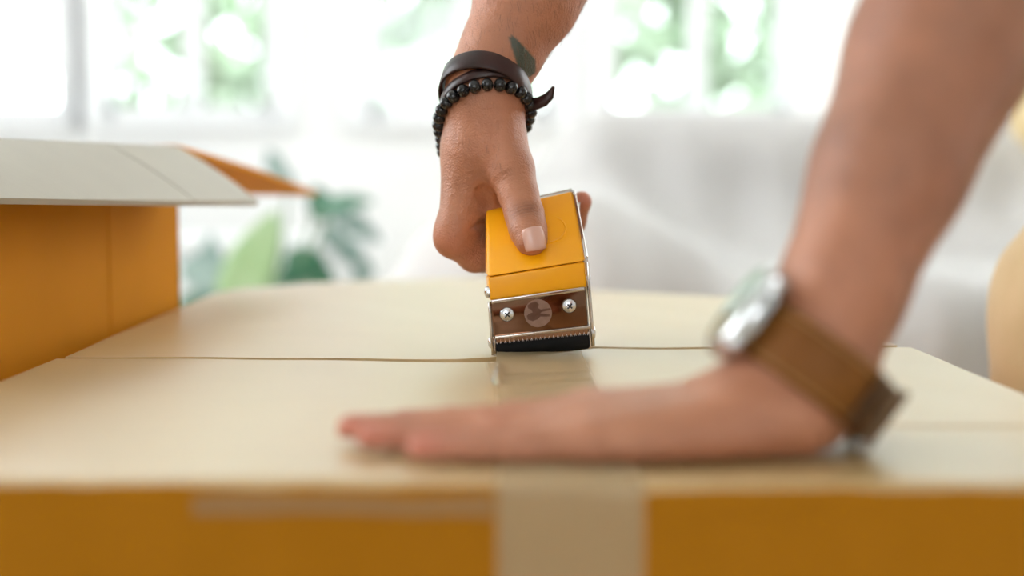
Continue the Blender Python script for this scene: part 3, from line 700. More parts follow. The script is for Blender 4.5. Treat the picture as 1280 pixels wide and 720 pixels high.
# dark shadow gap notch behind the right screw is the cut-out of the plate
# emblem: etched disc with a dark hand-and-tape figure
ec = Fm(0.475, 0.475, 0.0017)
emb = lathe('emblem', [(0.0001, 0), (0.0079, 0), (0.0079, 0.00015), (0.0001, 0.00016)], ec, nL, M['emblem'], plate, 40)
def figure(parent, pts, z0=0.0002, z1=0.0003):
    n_ = len(pts); vs = [ec + uL * x * 0.0001 + vL * y * 0.0001 + nL * z for z in (z0, z1) for x, y in pts]
    fs = [tuple(range(n_))[::-1], tuple(range(n_, 2 * n_))] + [(i, (i + 1) % n_, n_ + (i + 1) % n_, n_ + i) for i in range(n_)]
    mesh_obj('emblem_figure', vs, fs, M['emblem_dark'], parent)
disp_emb = plate
for pts in ([(-40, 62), (-5, 66), (8, 50), (2, 30), (16, 20), (72, 24), (74, 12), (20, 6), (12, -2), (66, -12), (64, -24), (10, -20), (-6, -34), (-34, -42), (-62, -30), (-66, -8), (-50, 4), (-30, 8), (-40, 26), (-56, 34), (-56, 50)],):
    figure(disp_emb, pts)
# side plates (steel), roughly following the roll behind the face; inset so that fingers fit beside them
def fr(s, t, n, back=0, up=0): return Fm(s, t, n) + Vector((0, back, up))
def side_plate(s, th):
    base = [Fm(s, 0.03, -0.006), Fm(s, 1.0, -0.006), Fm(s, 1.9, -0.010)]
    c = Fm(s, 1.0, 0) + Vector((0, 0.048, -0.004)); r_ = 0.037
    pts = list(base)
    for a in range(80, -100, -15):
        t = math.radians(a); pts.append(c + Vector((0, math.cos(t) * r_, math.sin(t) * r_)))
    n_ = len(pts); off = uL * th
    vs = [p for p in pts] + [p + off for p in pts]
    fs = [tuple(range(n_)), tuple(range(n_, 2 * n_))[::-1]] + [(i, n_ + i, n_ + (i + 1) % n_, (i + 1) % n_) for i in range(n_)]
    return mesh_obj('side_plate', vs, fs, M['chrome'], disp)
side_plate(0.975, 0.0012); side_plate(0.09, 0.0012)
# polished rims of the side plates standing proud of the yellow cover
def rim(name, pts, w_, r_, mat=M['chrome']):
    tube(name, pts, r_, mat, disp, 8)
rim('steel_rim', [Fm(1.004, t, 0.0006) for t in (0.02, 0.3, 0.6, 0.97)] + [Fm(1.004, t, 0.0008) for t in (1.03, 1.3, 1.6, 1.9, 1.98)], 0, 0.0011)
rim('steel_rim', [Fm(0.004, t, -0.0002) for t in (0.02, 0.3, 0.55, 0.69)], 0, 0.0009)
rim('top_rim', [Fm(s, 2.03, -0.002) for s in (0.52, 0.6, 0.68, 0.75, 0.85, 0.95, 0.99)], 0, 0.0024)
rim('top_rim', [Fm(s, 2.08, -0.006) + Vector((0, 0, 0.0006 * (i % 2))) for i, s in enumerate((0.50, 0.58, 0.66, 0.74))], 0, 0.0015)
for (t, s) in ((0.17, 1.012), (0.80, 1.0)):
    screw(0, 0, 0, uL, 0.0044 if t < 0.5 else 0.0032, False, Fm(s, t, -0.0022), 'rivet')
for t in (0.17, 0.80): screw(0, 0, 0, -uL, 0.0034, False, Fm(0.0, t, -0.003), 'rivet')
fslab('roller_bracket', 0.006, 0.04, -0.005, 0.25, 0.0004, -0.008, M['chrome'], disp, 0.0005)
fslab('roller_bracket', 0.968, 1.005, -0.005, 0.25, 0.0006, -0.008, M['chrome'], disp, 0.0005)
# tape roll between the plates and the yellow shell round it
rc0 = Fm(0.12, 1.0, 0) + Vector((0, 0.048, -0.004)); rL = W_ * 0.83
lathe('tape_roll', [(0.0125, 0), (0.031, 0), (0.031, rL), (0.0125, rL)], rc0, uL, M['taperoll'], disp, 40)
u_, v_2, a_ = frame_of(uL); vs, fs = [], []
for i in range(17):
    t = math.radians(95 - i * 11)
    for r_ in (0.0335, 0.0345):
        for h_ in (0, rL): vs.append(rc0 + uL * h_ + Vector((0, math.cos(t), math.sin(t))) * r_)
for i in range(16):
    k = i * 4; fs += [(k, k + 1, k + 5, k + 4), (k + 2, k + 6, k + 7, k + 3), (k, k + 4, k + 6, k + 2), (k + 1, k + 3, k + 7, k + 5)]
fs += [(0, 2, 3, 1), (64, 65, 67, 66)]
mesh_obj('back_cover', vs, fs, M['yellow'], disp, False)

# ------------------------------------------------------------------ the person
person = thing('person', (0.55, 0.97, 0), 'person leaning over the carton, both hands on it, in beige trousers', 'person')
def L3(x, y, z): return (x, y, T + z)
UPZ = (0, 0, 1)
A = Sdf()                                       # left arm and the hand lying flat on the carton
fa = [(P(1014, 462, .530), .0250), (P(1054, 358, .537), .0268), (P(1113, 211, .550), .0330), (P(1174, 65, .572), .0405), (Vector((0.236, 0.60, T + 0.285)), .050)]
ax_l = (fa[1][0] - fa[0][0]).normalized(); dors = Vector((-0.917, 0, 0.40)); dors = (dors - ax_l * dors.dot(ax_l)).normalized()
A.chain(fa, 0.006, dors, 0.88)
A.cap(fa[0][0], L3(.100, .531, .0155), .0235, .026, .008, (0.35, 0, 1), .62)
A.cap(L3(.098, .532, .0145), L3(.045, .529, .0085), .029, .031, .007, UPZ, .42)
A.cap(L3(.060, .529, .0080), L3(.032, .529, .0070), .031, .029, .006, UPZ, .24)
A.cap(L3(.108, .514, .0135), L3(.050, .505, .0085), .0140, .0095, .007)
A.cap(L3(.114, .526, .0175), L3(.106, .533, .0160), .0165, .016, .008)
A.cap(L3(.106, .550, .0135), L3(.094, .582, .0110), .0135, .0110, .006)                       # thumb
A.cap(L3(.094, .582, .0100), L3(.092, .607, .0080), 0.0100, .0085, .004)
A.cap(L3(.092, .607, .0080), L3(.090, .630, .0068), .0085, .0068, .004)
LF = [  # (tip, dip, pip, mcp, metacarpal base), radii
    ([(-.0272, .5065, .0050), (-.0100, .5055, .0056), (.0100, .5040, .0064), (.033, .5035, .0075), (.092, .5200, .0130)], [.0056, .0061, .0067, .0076, .0060]),
    ([(-.0465, .5265, .0052), (-.0260, .525, .0058), (.0000, .5230, .0070), (.034, .5205, .0090), (.092, .5280, .0155)], [.0058, .0062, .0069, .0080, .0062]),
    ([(-.0560, .5455, .0052), (-.0330, .5435, .0058), (-.004, .5410, .0074), (.036, .5380, .0100), (.092, .5370, .0170)], [.0058, .0062, .0070, .0084, .0062]),
    ([(-.0380, .5625, .0046), (-.0180, .562, .0052), (.0060, .5600, .0066), (.037, .5560, .0102), (.092, .5460, .0165)], [.0054, .0060, .0066, .0084, .0062])]
for pts, rr in LF:
    for i in range(4): A.cap(L3(*pts[i]), L3(*pts[i + 1]), rr[i], rr[i + 1], .0022 if i < 3 else .006)
    A.cap(L3(*pts[2]), L3(*(Vector(pts[2]) + Vector((0.002, 0, 0.0004)))), rr[2] + .0003, rr[2] + .0003, .002)
def disp_l(p):
    d = 0.00035 * sinnoise(p, 90, 5) + 0.0005 * sinnoise(p, 35, 6)
    for pts, rr in LF:
        for q in (pts[1], pts[2]):
            c = np.array(L3(*q)); m_ = np.exp(-((p - c) ** 2).sum(1) / (0.006 ** 2)) * (p[:, 2] > c[2])
            d -= 0.0006 * m_ * np.sin((p[:, 0] - c[0]) * 2 * PI / 0.0022) ** 2
    return d
cutbox = [lambda X, Y, Z: (T + 0.0022 - Z) + 0 * X + 0 * Y]       # flesh pressed flat on the cardboard
vL_, fL_ = A.mesh((-0.072, 0.478, T - 0.004), (0.295, 0.668, T + 0.325), 0.0014, disp_l, 2, cut=cutbox)

B = Sdf()                                       # right arm and the hand round the dispenser
fb = [(P(606, 135, .858), .0228), (P(607, 103, .858), .0225), (P(629, 60, .861), .0245), (P(658, 0, .866), .0305), (P(700, -95, .876), .040), (P(790, -330, .905), .044)]
B.chain(fb, 0.007)
B.cap(P(606, 135, .858), P(605, 185, .860), .0235, .0245, .006)
B.cap(P(605, 185, .860), P(596, 240, .868), .0242, .0200, .006)
B.cap(P(590, 190, .858), P(571, 282, .853), .0155, .0115, .009)        # index metacarpal
B.cap(P(570, 283, .853), P(568, 298, .853), .0112, .0110, .005)
B.cap(P(594, 200, .870), P(581, 270, .876), .0155, .0120, .008)
B.cap(P(598, 200, .880), P(588, 262, .897), .0170, .0125, .012)
B.cap(P(602, 205, .888), P(598, 255, .915), .0160, .0115, .012)
ix = [(P(568, 298, .853), .0112), (P(594, 318, .864), .0100), (P(603, 320, .900), .0095), (P(680, 308, .928), .0080), (P(716, 278, .906), .0074), (P(727, 252, .896), .0068)]
B.chain(ix, 0.006)
for k, (y_, Y0) in enumerate(((276, .905), (262, .925), (262, .938))):
    B.chain([(P(577 + 10 * k, 270 - 4 * k, .876 + .02 * k), .0125), (P(592 + 8 * k, y_ + 8, Y0), .0100), (P(645, y_ + 4, Y0 + .030), .0088), (P(690 - 8 * k, y_ + 6, Y0 + .018 - .006 * k), .0078)], 0.004)
B.cap(P(588, 262, .864), P(590, 305, .868), .0102, .0100, .006)
th = [(P(617, 165, .852), .0175), (P(637, 212, .842), .0135), (P(648, 243, .834), .0110), (P(656, 269, .8265), .0106), (P(660, 286, .8180), .0100), (P(664, 300, .8125), .0093)]
B.chain(th, 0.005)
B.cap(P(612, 200, .856), P(596, 245, .860), .0125, .0090, .012)         # web between thumb and index
def surf(sdf, px, py, Y0=0.70, Y1=0.95):       # first point of a surface along the line of sight of a pixel
    ys = np.linspace(Y0, Y1, 500); pts = np.array([P(px, py, y) for y in ys]); d = sdf.ev(pts); i = int(np.argmax(d < 0)); return Vector(pts[i])
cr = [surf(B, 588, 285), surf(B, 598, 281), surf(B, 606, 280)]
B.dent(cr[0], cr[1], .0008, .0025); B.dent(cr[1], cr[2], .0014, .0025)
cr = [surf(B, 603, 240), surf(B, 611, 256)]; B.dent(cr[0], cr[1], .0022, .006)
IPc = np.array(P(657, 264, .8165)); fdir = np.array((th[3][0] - th[2][0]).normalized())
nail_c = np.array(P(669, 299, .8005))
def disp_r(p):
    d = 0.0003 * sinnoise(p, 110, 5) + 0.0006 * sinnoise(p, 38, 9)
    q = p - IPc; al = q @ fdir; rr = np.linalg.norm(q - al[:, None] * fdir, axis=1)
    m_ = np.exp(-(al / 0.0055) ** 2) * np.exp(-(rr / 0.0095) ** 4)
    wob = 0.0006 * np.sin(p[:, 0] * 900)
    d -= 0.0010 * m_ * (0.5 + 0.5 * np.cos((al + wob) * 2 * PI / 0.0024))
    q = p - np.array(P(641, 217, .830)); al = q @ fdir; m_ = np.exp(-(al / 0.006) ** 2) * np.exp(-(np.linalg.norm(q, axis=1) / 0.011) ** 4)
    d -= 0.0008 * m_ * (0.5 + 0.5 * np.cos((al + wob) * 2 * PI / 0.0031))
    # tendons and veins on the back of the hand
    for (a0, b0, w_, hgt) in ((P(625, 150, .84), P(640, 210, .828), .0032, .0012), (P(590, 165, .845), P(565, 270, .840), .004, .0008), (P(650, 165, .85), P(662, 225, .84), .003, .0010)):
        t, dd = seg_t(p, a0, b0); d += hgt * np.exp(-(dd / (w_ * 1.6)) ** 2)
    q = p - nail_c; rr = np.linalg.norm(q, axis=1); d -= 0.0006 * np.exp(-(rr / 0.0062) ** 6)
    return d
vR_, fR_ = B.mesh((-0.055, 0.775, T + 0.012), (0.125, 0.972, T + 0.40), 0.0013, disp_r, 2)

Cb = Sdf()                                      # shoulders, upper arms, neck, head, trunk under the shirt
eL, eR = fa[-1][0], fb[-1][0]
sL, sR = Vector((0.43, 0.70, T + 0.53)), Vector((0.33, 1.05, T + 0.60)); hip = Vector((0.60, 0.97, 0.84)); ch = (sL + sR) / 2 + Vector((0.06, 0.01, -0.05))
Cb.chain([(eL - Vector((0.012, 0.006, 0.03)), .0435), (eL, .047), (sL, .058)], .03); Cb.chain([(eR - Vector((0.010, 0.003, 0.035)), .0425), (eR, .045), (sR, .058)], .03)
Cb.chain([(sL + Vector((0.02, 0.04, -0.01)), .07), (sR + Vector((0.02, -0.04, -0.01)), .07)], .05)
Cb.chain([(ch, .15), (hip, .135)], .08, (0.6, 0, 0.8), .72)
nk = (sL + sR) / 2 + Vector((-0.02, 0.0, 0.05)); hd = nk + Vector((-0.085, 0.0, 0.095))
Cb.chain([((sL + sR) / 2, .07), (nk, .058), (hd, .055)], .03)
Cb.cap(hd + Vector((0.015, 0, 0.045)), hd + Vector((-0.02, 0, 0.0)), .085, .078, .03, (0, 1, 0), .86)     # skull
Cb.cap(hd + Vector((-0.045, 0, -0.02)), hd + Vector((-0.075, 0, -0.055)), .055, .030, .03, (0, 1, 0), .9)     # jaw
Cb.cap(hd + Vector((-0.100, 0, 0.018)), hd + Vector((-0.118, 0, -0.012)), .009, .013, .008)                # nose
Cb.cap(hd + Vector((-0.092, -.018, -.040)), hd + Vector((-0.092, .018, -.040)), .009, .009, .006)        # mouth
for s in (-1, 1):
    Cb.cap(hd + Vector((0.0, s * .078, 0.005)), hd + Vector((-0.004, s * .082, 0.03)), .012, .016, .006, (0, 1, 0), .5)
    Cb.dent(hd + Vector((-0.108, s * .032, .012)), hd + Vector((-0.104, s * .034, .014)), .013, .01)
vC_, fC_ = Cb.mesh((0.05, 0.52, 0.62), (0.85, 1.25, 1.62), 0.006, None, 2)
verts = np.concatenate([vL_, vR_, vC_]); faces = np.concatenate([fL_, fR_ + len(vL_), fC_ + len(vL_) + len(vR_)])
# pigment, with shade painted on the left forearm and thumb joint
base = np.array([0.47, 0.197, 0.105]); tint = np.tile(base, (len(verts), 1))
tint *= (1 + 0.10 * sinnoise(verts, 60, 21) + 0.06 * sinnoise(verts, 170, 22))[:, None]; tint *= np.array([1, 1, 1]) + 0.10 * sinnoise(verts, 45, 23)[:, None] * np.array([0, -1, -1])
red = np.array([0.66, 0.23, 0.155])
def blend(col, m_):
    global tint
    m_ = np.clip(m_, 0, 1)[:, None]; tint = tint * (1 - m_) + np.array(col) * m_
for pts, rr in LF:
    c = np.array(L3(*pts[0])); blend((0.68, 0.21, 0.15), 0.75 * np.exp(-((verts - c) ** 2).sum(1) / 0.010 ** 2))
    for q in pts[1:4]: c = np.array(L3(*q)); blend((0.60, 0.24, 0.16), 0.4 * np.exp(-((verts - c) ** 2).sum(1) / 0.008 ** 2))
for q, w_, cc in ((P(667, 318, .806), .006, (0.62, 0.22, 0.13)), (P(556, 305, .842), .013, (0.60, 0.22, 0.12)), (P(590, 325, .85), .014, (0.60, 0.22, 0.12)), (P(735, 248, .89), .008, (0.62, 0.2, 0.13))):
    blend(cc, 0.6 * np.exp(-((verts - np.array(q)) ** 2).sum(1) / w_ ** 2))
q = verts - IPc; al = q @ fdir; rr_ = np.linalg.norm(q - al[:, None] * fdir, axis=1)
blend((0.20, 0.075, 0.04), 0.85 * np.exp(-(al / 0.0045) ** 2) * np.exp(-(rr_ / 0.009) ** 4) * (0.5 + 0.5 * np.cos(al * 2 * PI / 0.0024)))  # groove shade of the thumb joint wrinkles painted into the colour
blend((0.30, 0.125, 0.07), 0.45 * np.exp(-(al / 0.006) ** 2) * np.exp(-(rr_ / 0.009) ** 4))
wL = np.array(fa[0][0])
arm_shade = np.clip(((verts - wL) @ np.array(ax_l) - 0.03) / 0.05, 0, 1) * (np.arange(len(verts)) < len(vL_)); tint *= (1 - 0.22 * arm_shade * (1 + 0.5 * sinnoise(verts * np.array([1, 1, 2.2]), 70, 61)))[:, None]  # left forearm's shade put into the pigment, with hair mottling
# tattoo: a dark green leaf blade on the forearm, above the leather band
wR, wL = np.array(fb[0][0]), np.array(fa[0][0])
toc = [P(636, 44, .845), P(663, 90, .850)]
isR = (np.arange(len(verts)) >= len(vL_)) & (np.arange(len(verts)) < len(vL_) + len(vR_))
t0_, t1_ = np.array(toc[0]), np.array(toc[1]); dv = t1_ - t0_; Lt = np.linalg.norm(dv); dv /= Lt; sidev = np.cross(dv, (0, 1, 0))
q = verts - t0_; al = q @ dv / Lt; si = q @ sidev
half = 0.0010 + 0.0058 * np.clip(al, 0, 1) ** 0.75 * np.where(al > 0.8, (1 - (al - 0.8) / 0.35), 1)
mk = isR & (al > -0.02) & (verts[:, 1] < 0.856)
blend((0.040, 0.072, 0.056), mk * np.clip((half - np.abs(si)) / 0.0009 + 0.5, 0, 1) * (al < 1.08) * 0.93)
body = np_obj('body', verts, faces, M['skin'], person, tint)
# thumbnail, curved and following the thumb
def nail(c, fwd, nrm, w_, l_):
    fwd = Vector(fwd).normalized(); nrm = Vector(nrm).normalized(); sd = fwd.cross(nrm).normalized(); nrm = sd.cross(fwd).normalized(); vs, fs = [], []
    R_ = w_ * 0.75
    for i in range(9):
        t = i / 8 * 2 - 1
        for j in range(9):
            s = j / 8 * 2 - 1; ww = w_ / 2 * (1 - 0.14 * max(0, -t) ** 3 - 0.06 * max(0, t) ** 3)
            le = t * l_ / 2 * (1 - 0.10 * s * s * (1 if t < 0 else 0.8)); xx = s * ww
            vs.append(Vector(c) + fwd * le + sd * xx + nrm * (math.sqrt(max(R_ * R_ - xx * xx, 0)) - R_ - 0.0007 * t * t))
    for i in range(8):
        for j in range(8): k = i * 9 + j; fs.append((k, k + 1, k + 10, k + 9))
    o = mesh_obj('fingernail', vs, fs, M['nail'], person, True); md = o.modifiers.new('thickness', 'SOLIDIFY'); md.thickness = 0.0007; md.offset = -1
    return o
def surf(sdf, px, py, Y0=0.70, Y1=0.95):       # first point of a surface along the line of sight of a pixel
    ys = np.linspace(Y0, Y1, 500); pts = np.array([P(px, py, y) for y in ys]); d = sdf.ev(pts); i = int(np.argmax(d < 0)); return Vector(pts[i])
nc = surf(B, 669, 298); fw = surf(B, 671, 306) - surf(B, 667, 288)
nv_ = Vector((0.22, -0.93, 0.30))
nail(nc + nv_ * 0.0004, fw, nv_, 0.0132, 0.0138)
# fine hair on the forearms and the back of the right hand
hv, hf = [], []
nidx = np.concatenate([rng.integers(0, len(vL_), 2600), rng.integers(len(vL_), len(vL_) + len(vR_), 5200)])
fn = np.cross(verts[faces[:, 2]] - verts[faces[:, 0]], verts[faces[:, 3]] - verts[faces[:, 1]]); vn = np.zeros_like(verts)
for i in range(4): np.add.at(vn, faces[:, i], fn)
vn /= np.linalg.norm(vn, axis=1)[:, None] + 1e-12
dR = np.array((fb[0][0] - fb[3][0]).normalized()); dL = -np.array(ax_l)
for i in nidx:
    p = verts[i]; left = i < len(vL_)
    if left:
        if (p - wL) @ (-dL) < 0.030: continue
        d0 = dL
    else:
        hgt = (p - wR) @ (-dR)
        if hgt < -0.035 or (-0.02 < hgt - 0.0 < 0.028): continue
        if hgt < 0 and (rng.random() < 0.45 or p[0] > 0.005): continue
        d0 = dR
    if vn[i][1] > 0.6: continue
    sd = np.cross(vn[i], d0); dd = d0 + sd * rng.normal(0.5, 0.25) + vn[i] * rng.uniform(0.10, 0.32); dd /= np.linalg.norm(dd)
    L_ = rng.uniform(0.004, 0.009); r_ = 0.00007; w1 = np.cross(dd, vn[i]); w1 /= np.linalg.norm(w1); k = len(hv); c = p - vn[i] * 0.0003
    m_ = c + dd * L_ * .5; e_ = c + dd * L_ - vn[i] * L_ * 0.15
    hv += [c + w1 * r_, c - w1 * r_, c + vn[i] * r_, m_ + w1 * r_, m_ - w1 * r_, m_ + vn[i] * r_, e_]
    hf += [(k, k + 1, k + 4, k + 3), (k + 1, k + 2, k + 5, k + 4), (k + 2, k, k + 3, k + 5), (k + 3, k + 4, k + 6), (k + 4, k + 5, k + 6), (k + 5, k + 3, k + 6)]
ah = mesh_obj('arm_hair', hv, hf, M['armhair'], person); ah['kind'] = 'stuff'

# clothes
S = Sdf()
S.chain([(sL, .072), (sL.lerp(eL, 0.55), .066)], .04); S.chain([(sR, .072), (sR.lerp(eR, 0.55), .066)], .04)
S.chain([(sL + Vector((0.02, 0.04, -0.01)), .082), (sR + Vector((0.02, -0.04, -0.01)), .082)], .05); S.chain([(ch, .168), (hip + Vector((0, 0, .02)), .155)], .08, (0.6, 0, 0.8), .76)
S.cap((sL + sR) / 2, nk, .075, .066, .03); S.dent(nk + Vector((-.02, 0, .05)), nk + Vector((-.02, 0, .06)), .062, .01)
aL_ = np.array((eL - sL).normalized()); cL_ = np.array(sL.lerp(eL, 0.6)); aR_ = np.array((eR - sR).normalized()); cR_ = np.array(sR.lerp(eR, 0.6))
def cutarm(c, a, ctr): return lambda X, Y, Z: np.where((X - ctr[0]) ** 2 + (Y - ctr[1]) ** 2 + (Z - ctr[2]) ** 2 < 0.16 ** 2, (X - c[0]) * a[0] + (Y - c[1]) * a[1] + (Z - c[2]) * a[2], -1.0)
v_, f_ = S.mesh((0.10, 0.55, 0.66), (0.88, 1.25, 1.42), 0.008, lambda p: 0.006 * sinnoise(p, 22, 31) + 0.004 * sinnoise(p, 50, 32), 2, cut=[cutarm(cL_, aL_, cL_), cutarm(cR_, aR_, cR_)])
np_obj('t_shirt', v_, f_, M['shirt'], person)
S = Sdf(); kR, kL = Vector((0.424, 1.03, 0.47)), Vector((0.62, 0.80, 0.46))
S.chain([(hip + Vector((0, 0.07, -.03)), .125), (Vector((0.474, 1.02, 0.63)), .094), (kR, .078), (Vector((0.52, 1.03, 0.09)), .062)], .05)
S.chain([(hip + Vector((0.02, -0.07, -.03)), .125), (kL, .078), (Vector((0.80, 0.82, 0.09)), .062)], .05)
S.chain([(hip + Vector((0, 0.04, 0.0)), .14), (hip + Vector((0, -0.04, 0.0)), .14)], .05)
def tf(p): return 0.0045 * np.sin(p[:, 2] * 38 + p[:, 0] * 60 + 2.0 * np.sin(p[:, 0] * 15 + p[:, 1] * 22)) * np.clip(1.2 - np.abs(p[:, 2] - 0.55) * 2, 0.3, 1) + 0.004 * sinnoise(p, 30, 41)
v_, f_ = S.mesh((0.28, 0.60, 0.05), (0.95, 1.25, 1.0), 0.008, tf, 2, cut=[lambda X, Y, Z: (0.075 - Z) + 0 * X + 0 * Y, lambda X, Y, Z: (Z - 0.90) + 0 * X + 0 * Y])
np_obj('trousers', v_, f_, M['chino'], person)
for c in (Vector((0.52, 1.03, 0.0)), Vector((0.80, 0.82, 0.0))):
    S = Sdf(); S.cap(c + Vector((0.02, 0, .045)), c + Vector((-0.15, 0, .038)), .045, .040, .02); S.cap(c + Vector((0.0, 0, .06)), c + Vector((0, 0, .10)), .045, .043, .02)
    v_, f_ = S.mesh(c + Vector((-0.25, -0.08, -0.01)), c + Vector((0.1, 0.08, 0.17)), 0.006, None, 1, cut=[lambda X, Y, Z: (0.003 - Z) + 0 * X + 0 * Y]); np_obj('shoe', v_, f_, M['shoe'], person)
S = Sdf(); S.cap(hd + Vector((0.025, 0, 0.055)), hd + Vector((-0.01, 0, 0.045)), .090, .080, .02, (0, 1, 0), .88); S.cap(hd + Vector((0.05, 0, 0.0)), hd + Vector((0.045, 0, -.03)), .062, .05, .02)
v_, f_ = S.mesh(hd + Vector((-0.13, -0.12, -0.12)), hd + Vector((0.16, 0.12, 0.18)), 0.006, lambda p: 0.003 * sinnoise(p, 150, 51), 1, cut=[lambda X, Y, Z: (-(X - hd.x) * 0.5 - (Z - hd.z) * 0.7 + 0.008) * 1.0 + 0 * Y])
np_obj('hair', v_, f_, M['hair'], person)

# ------------------------------------------------------------------ things worn on the wrists
def ring_points(sdf, c, e1, e2, off, n_=96, phase=0.0, r0=0.012):
    rs = np.linspace(r0, 0.06, 240); out = []
    for k in range(n_):
        t = 2 * PI * k / n_ + phase; d = np.array(e1 * math.cos(t) + e2 * math.sin(t)); pts = np.array(c) + rs[:, None] * d
        v = sdf.ev(pts); i = int(np.argmax(v > off)); out.append(rs[i] if v.max() > off else 0.03)
    out = np.array(out)
    for _ in range(4): out = (np.roll(out, 1) + out * 2 + np.roll(out, -1)) / 4
    return [Vector(c) + (e1 * math.cos(2 * PI * k / n_ + phase) + e2 * math.sin(2 * PI * k / n_ + phase)) * float(out[k]) for k in range(n_)]
def ribbon(name, pts, wvec, width, thick, mat, parent, closed=True, center=None):
    n_ = len(pts); vs, fs = [], []
    for i, p in enumerate(pts):
        w_ = (wvec[i] if isinstance(wvec, list) else wvec).normalized(); q = (pts[(i + 1) % n_] - pts[i - 1]) if closed else (pts[min(i + 1, n_ - 1)] - pts[max(i - 1, 0)])
        nn = w_.cross(q).normalized()
        if center is not None and nn.dot(p - center) < 0: nn = -nn
        wi = width[i] if hasattr(width, '__len__') else width
        prof = [(-.5, 0), (-.5, .6), (-.42, 1), (0, 1.1), (.42, 1), (.5, .6), (.5, 0)]
        for a, h_ in prof: vs.append(p + w_ * (a * wi) + nn * (h_ * thick))
    m_ = 7
    for i in range(n_ if closed else n_ - 1):
        j = (i + 1) % n_
        for a in range(m_): b_ = (a + 1) % m_; fs.append((i * m_ + a, i * m_ + b_, j * m_ + b_, j * m_ + a))
    if not closed: fs.append(tuple(range(m_))); fs.append(tuple((n_ - 1) * m_ + a for a in range(m_))[::-1])
    return mesh_obj(name, vs, fs, mat, parent, True)
# beads
bc = P(602, 147, .858); e1 = (P(657, 140, .858) - P(548, 152, .858)).normalized(); e2 = Vector((0, -0.84, 0.54)); e2 = (e2 - e1 * e2.dot(e1)).normalized()
rp = ring_points(B, bc, e1, e2, 0.0026, 200)
bb = thing('beaded_bracelet', bc, 'bracelet of glossy black round beads on the right wrist, next to the hand', 'bracelet')
acc = [0.0]
for i in range(200): acc.append(acc[-1] + (rp[(i + 1) % 200] - rp[i]).length)
nb = round(acc[-1] / 0.0074); cord = []
me_bead = None
for k in range(nb):
    s = acc[-1] * k / nb; i = int(np.searchsorted(acc, s, 'right') - 1) % 200; f_k = (s - acc[i]) / max(acc[i + 1] - acc[i], 1e-6)
    p = rp[i].lerp(rp[(i + 1) % 200], f_k); tdir = (rp[(i + 1) % 200] - rp[i]).normalized(); cord.append(p)
    if me_bead is None:
        prof = [(0.0008, -0.0034)] + [(0.0041 * math.cos(math.radians(a)) ** 0.85, 0.0036 * math.sin(math.radians(a))) for a in range(-72, 73, 12)] + [(0.0008, 0.0034)]
        o = lathe('bead', prof, (0, 0, 0), (0, 0, 1), M['bead'], None, 20); me_bead = o.data
    else: o = bpy.data.objects.new('bead', me_bead); COL.objects.link(o)
    o.matrix_basis = Matrix.Translation(p) @ tdir.to_track_quat('Z', 'Y').to_matrix().to_4x4() @ Matrix.Diagonal((random.uniform(.95, 1.06),) * 3 + (1,)); put(o, bb)
tube('cord', cord, 0.0006, M['cord'], bb, 6, True)
# leather wrap: a wide turn, a narrow second turn and the free tail
lb = thing('leather_bracelet', P(608, 115, .858), 'dark brown leather wrap bracelet with a free tail, above the black beads', 'bracelet')
axR = (fb[2][0] - fb[0][0]).normalized()
def tilt_ring(cpx, cpy, tiltz, roll, off, wd, th_, name, ph=0.0):
    c = P(cpx, cpy, .860); u = Vector((math.cos(roll), 0, -math.sin(roll))); v = Vector((0, -math.cos(tiltz), math.sin(tiltz))); v = (v - u * v.dot(u)).normalized()
    pts = ring_points(B, c, u, v, off, 96); wv = u.cross(v).normalized()
    if wv.z < 0: wv = -wv
    wl = [(wv * 0.55 + axR * 0.45 + Vector((0, 0.12 * math.sin(2 * PI * k / 96), 0))).normalized() for k in range(96)]
    return ribbon(name, pts, wl, wd, th_, M['dleather'], lb, True, c), pts
tilt_ring(607, 122, math.radians(38), math.radians(14), 0.0010, 0.0125, 0.0016, 'wide_strap')
tilt_ring(605, 132, math.radians(33), math.radians(-6), 0.0008, 0.0065, 0.0014, 'narrow_strap')
tp = [P(655, 131, .853), P(663, 130.5, .850), P(672, 129, .847), (P(681, 125, .845)), P(688, 118.5, .844), P(692, 108, .844)]
ribbon('tail', tp, [Vector((0.1, 0.15, 1)), Vector((0.1, 0.15, 1)), Vector((0.0, 0.2, 1)), Vector((-0.25, 0.2, 1)), Vector((-0.6, 0.2, 0.8)), Vector((-0.9, 0.2, 0.4))], [0.0078, 0.0075, 0.0072, 0.0068, 0.0052, 0.0014], 0.0013, M['dleather'], lb, False)

# wristwatch on the left wrist
wc = P(1003, 452, .532); w_thing = thing('wristwatch', wc, 'steel wristwatch with a tan leather strap on the left wrist', 'watch')
ax_w = Vector((0.60, 0.06, 0.80)).normalized(); dors_w = Vector((-0.80, 0.0, 0.60)); dors_w = (dors_w - ax_w * dors_w.dot(ax_w)).normalized(); b3 = ax_w.cross(dors_w).normalized()
rp = ring_points(A, wc, dors_w, b3, 0.0012, 96)
ribbon('strap', rp, ax_w, 0.0235, 0.0026, M['leather'], w_thing, True, wc)
for s in (-1, 1):
    tube('stitching', [p + ax_w * (s * 0.0092) + (p - wc).normalized() * 0.0028 for p in ring_points(A, wc, dors_w, b3, 0.0014, 60)], 0.0004, M['stitch'], w_thing, 5, True)
r_d = (rp[0] - wc).length; cc0 = wc + dors_w * (r_d + 0.0008) + ax_w * 0.002
case = lathe('case', [(0.0001, 0), (0.0165, 0), (0.0198, 0.002), (0.0205, 0.0045), (0.0200, 0.0075), (0.0190, 0.0088), (0.0175, 0.0095), (0.0172, 0.0085), (0.0001, 0.0084)], cc0, dors_w, M['steel'], w_thing, 48)
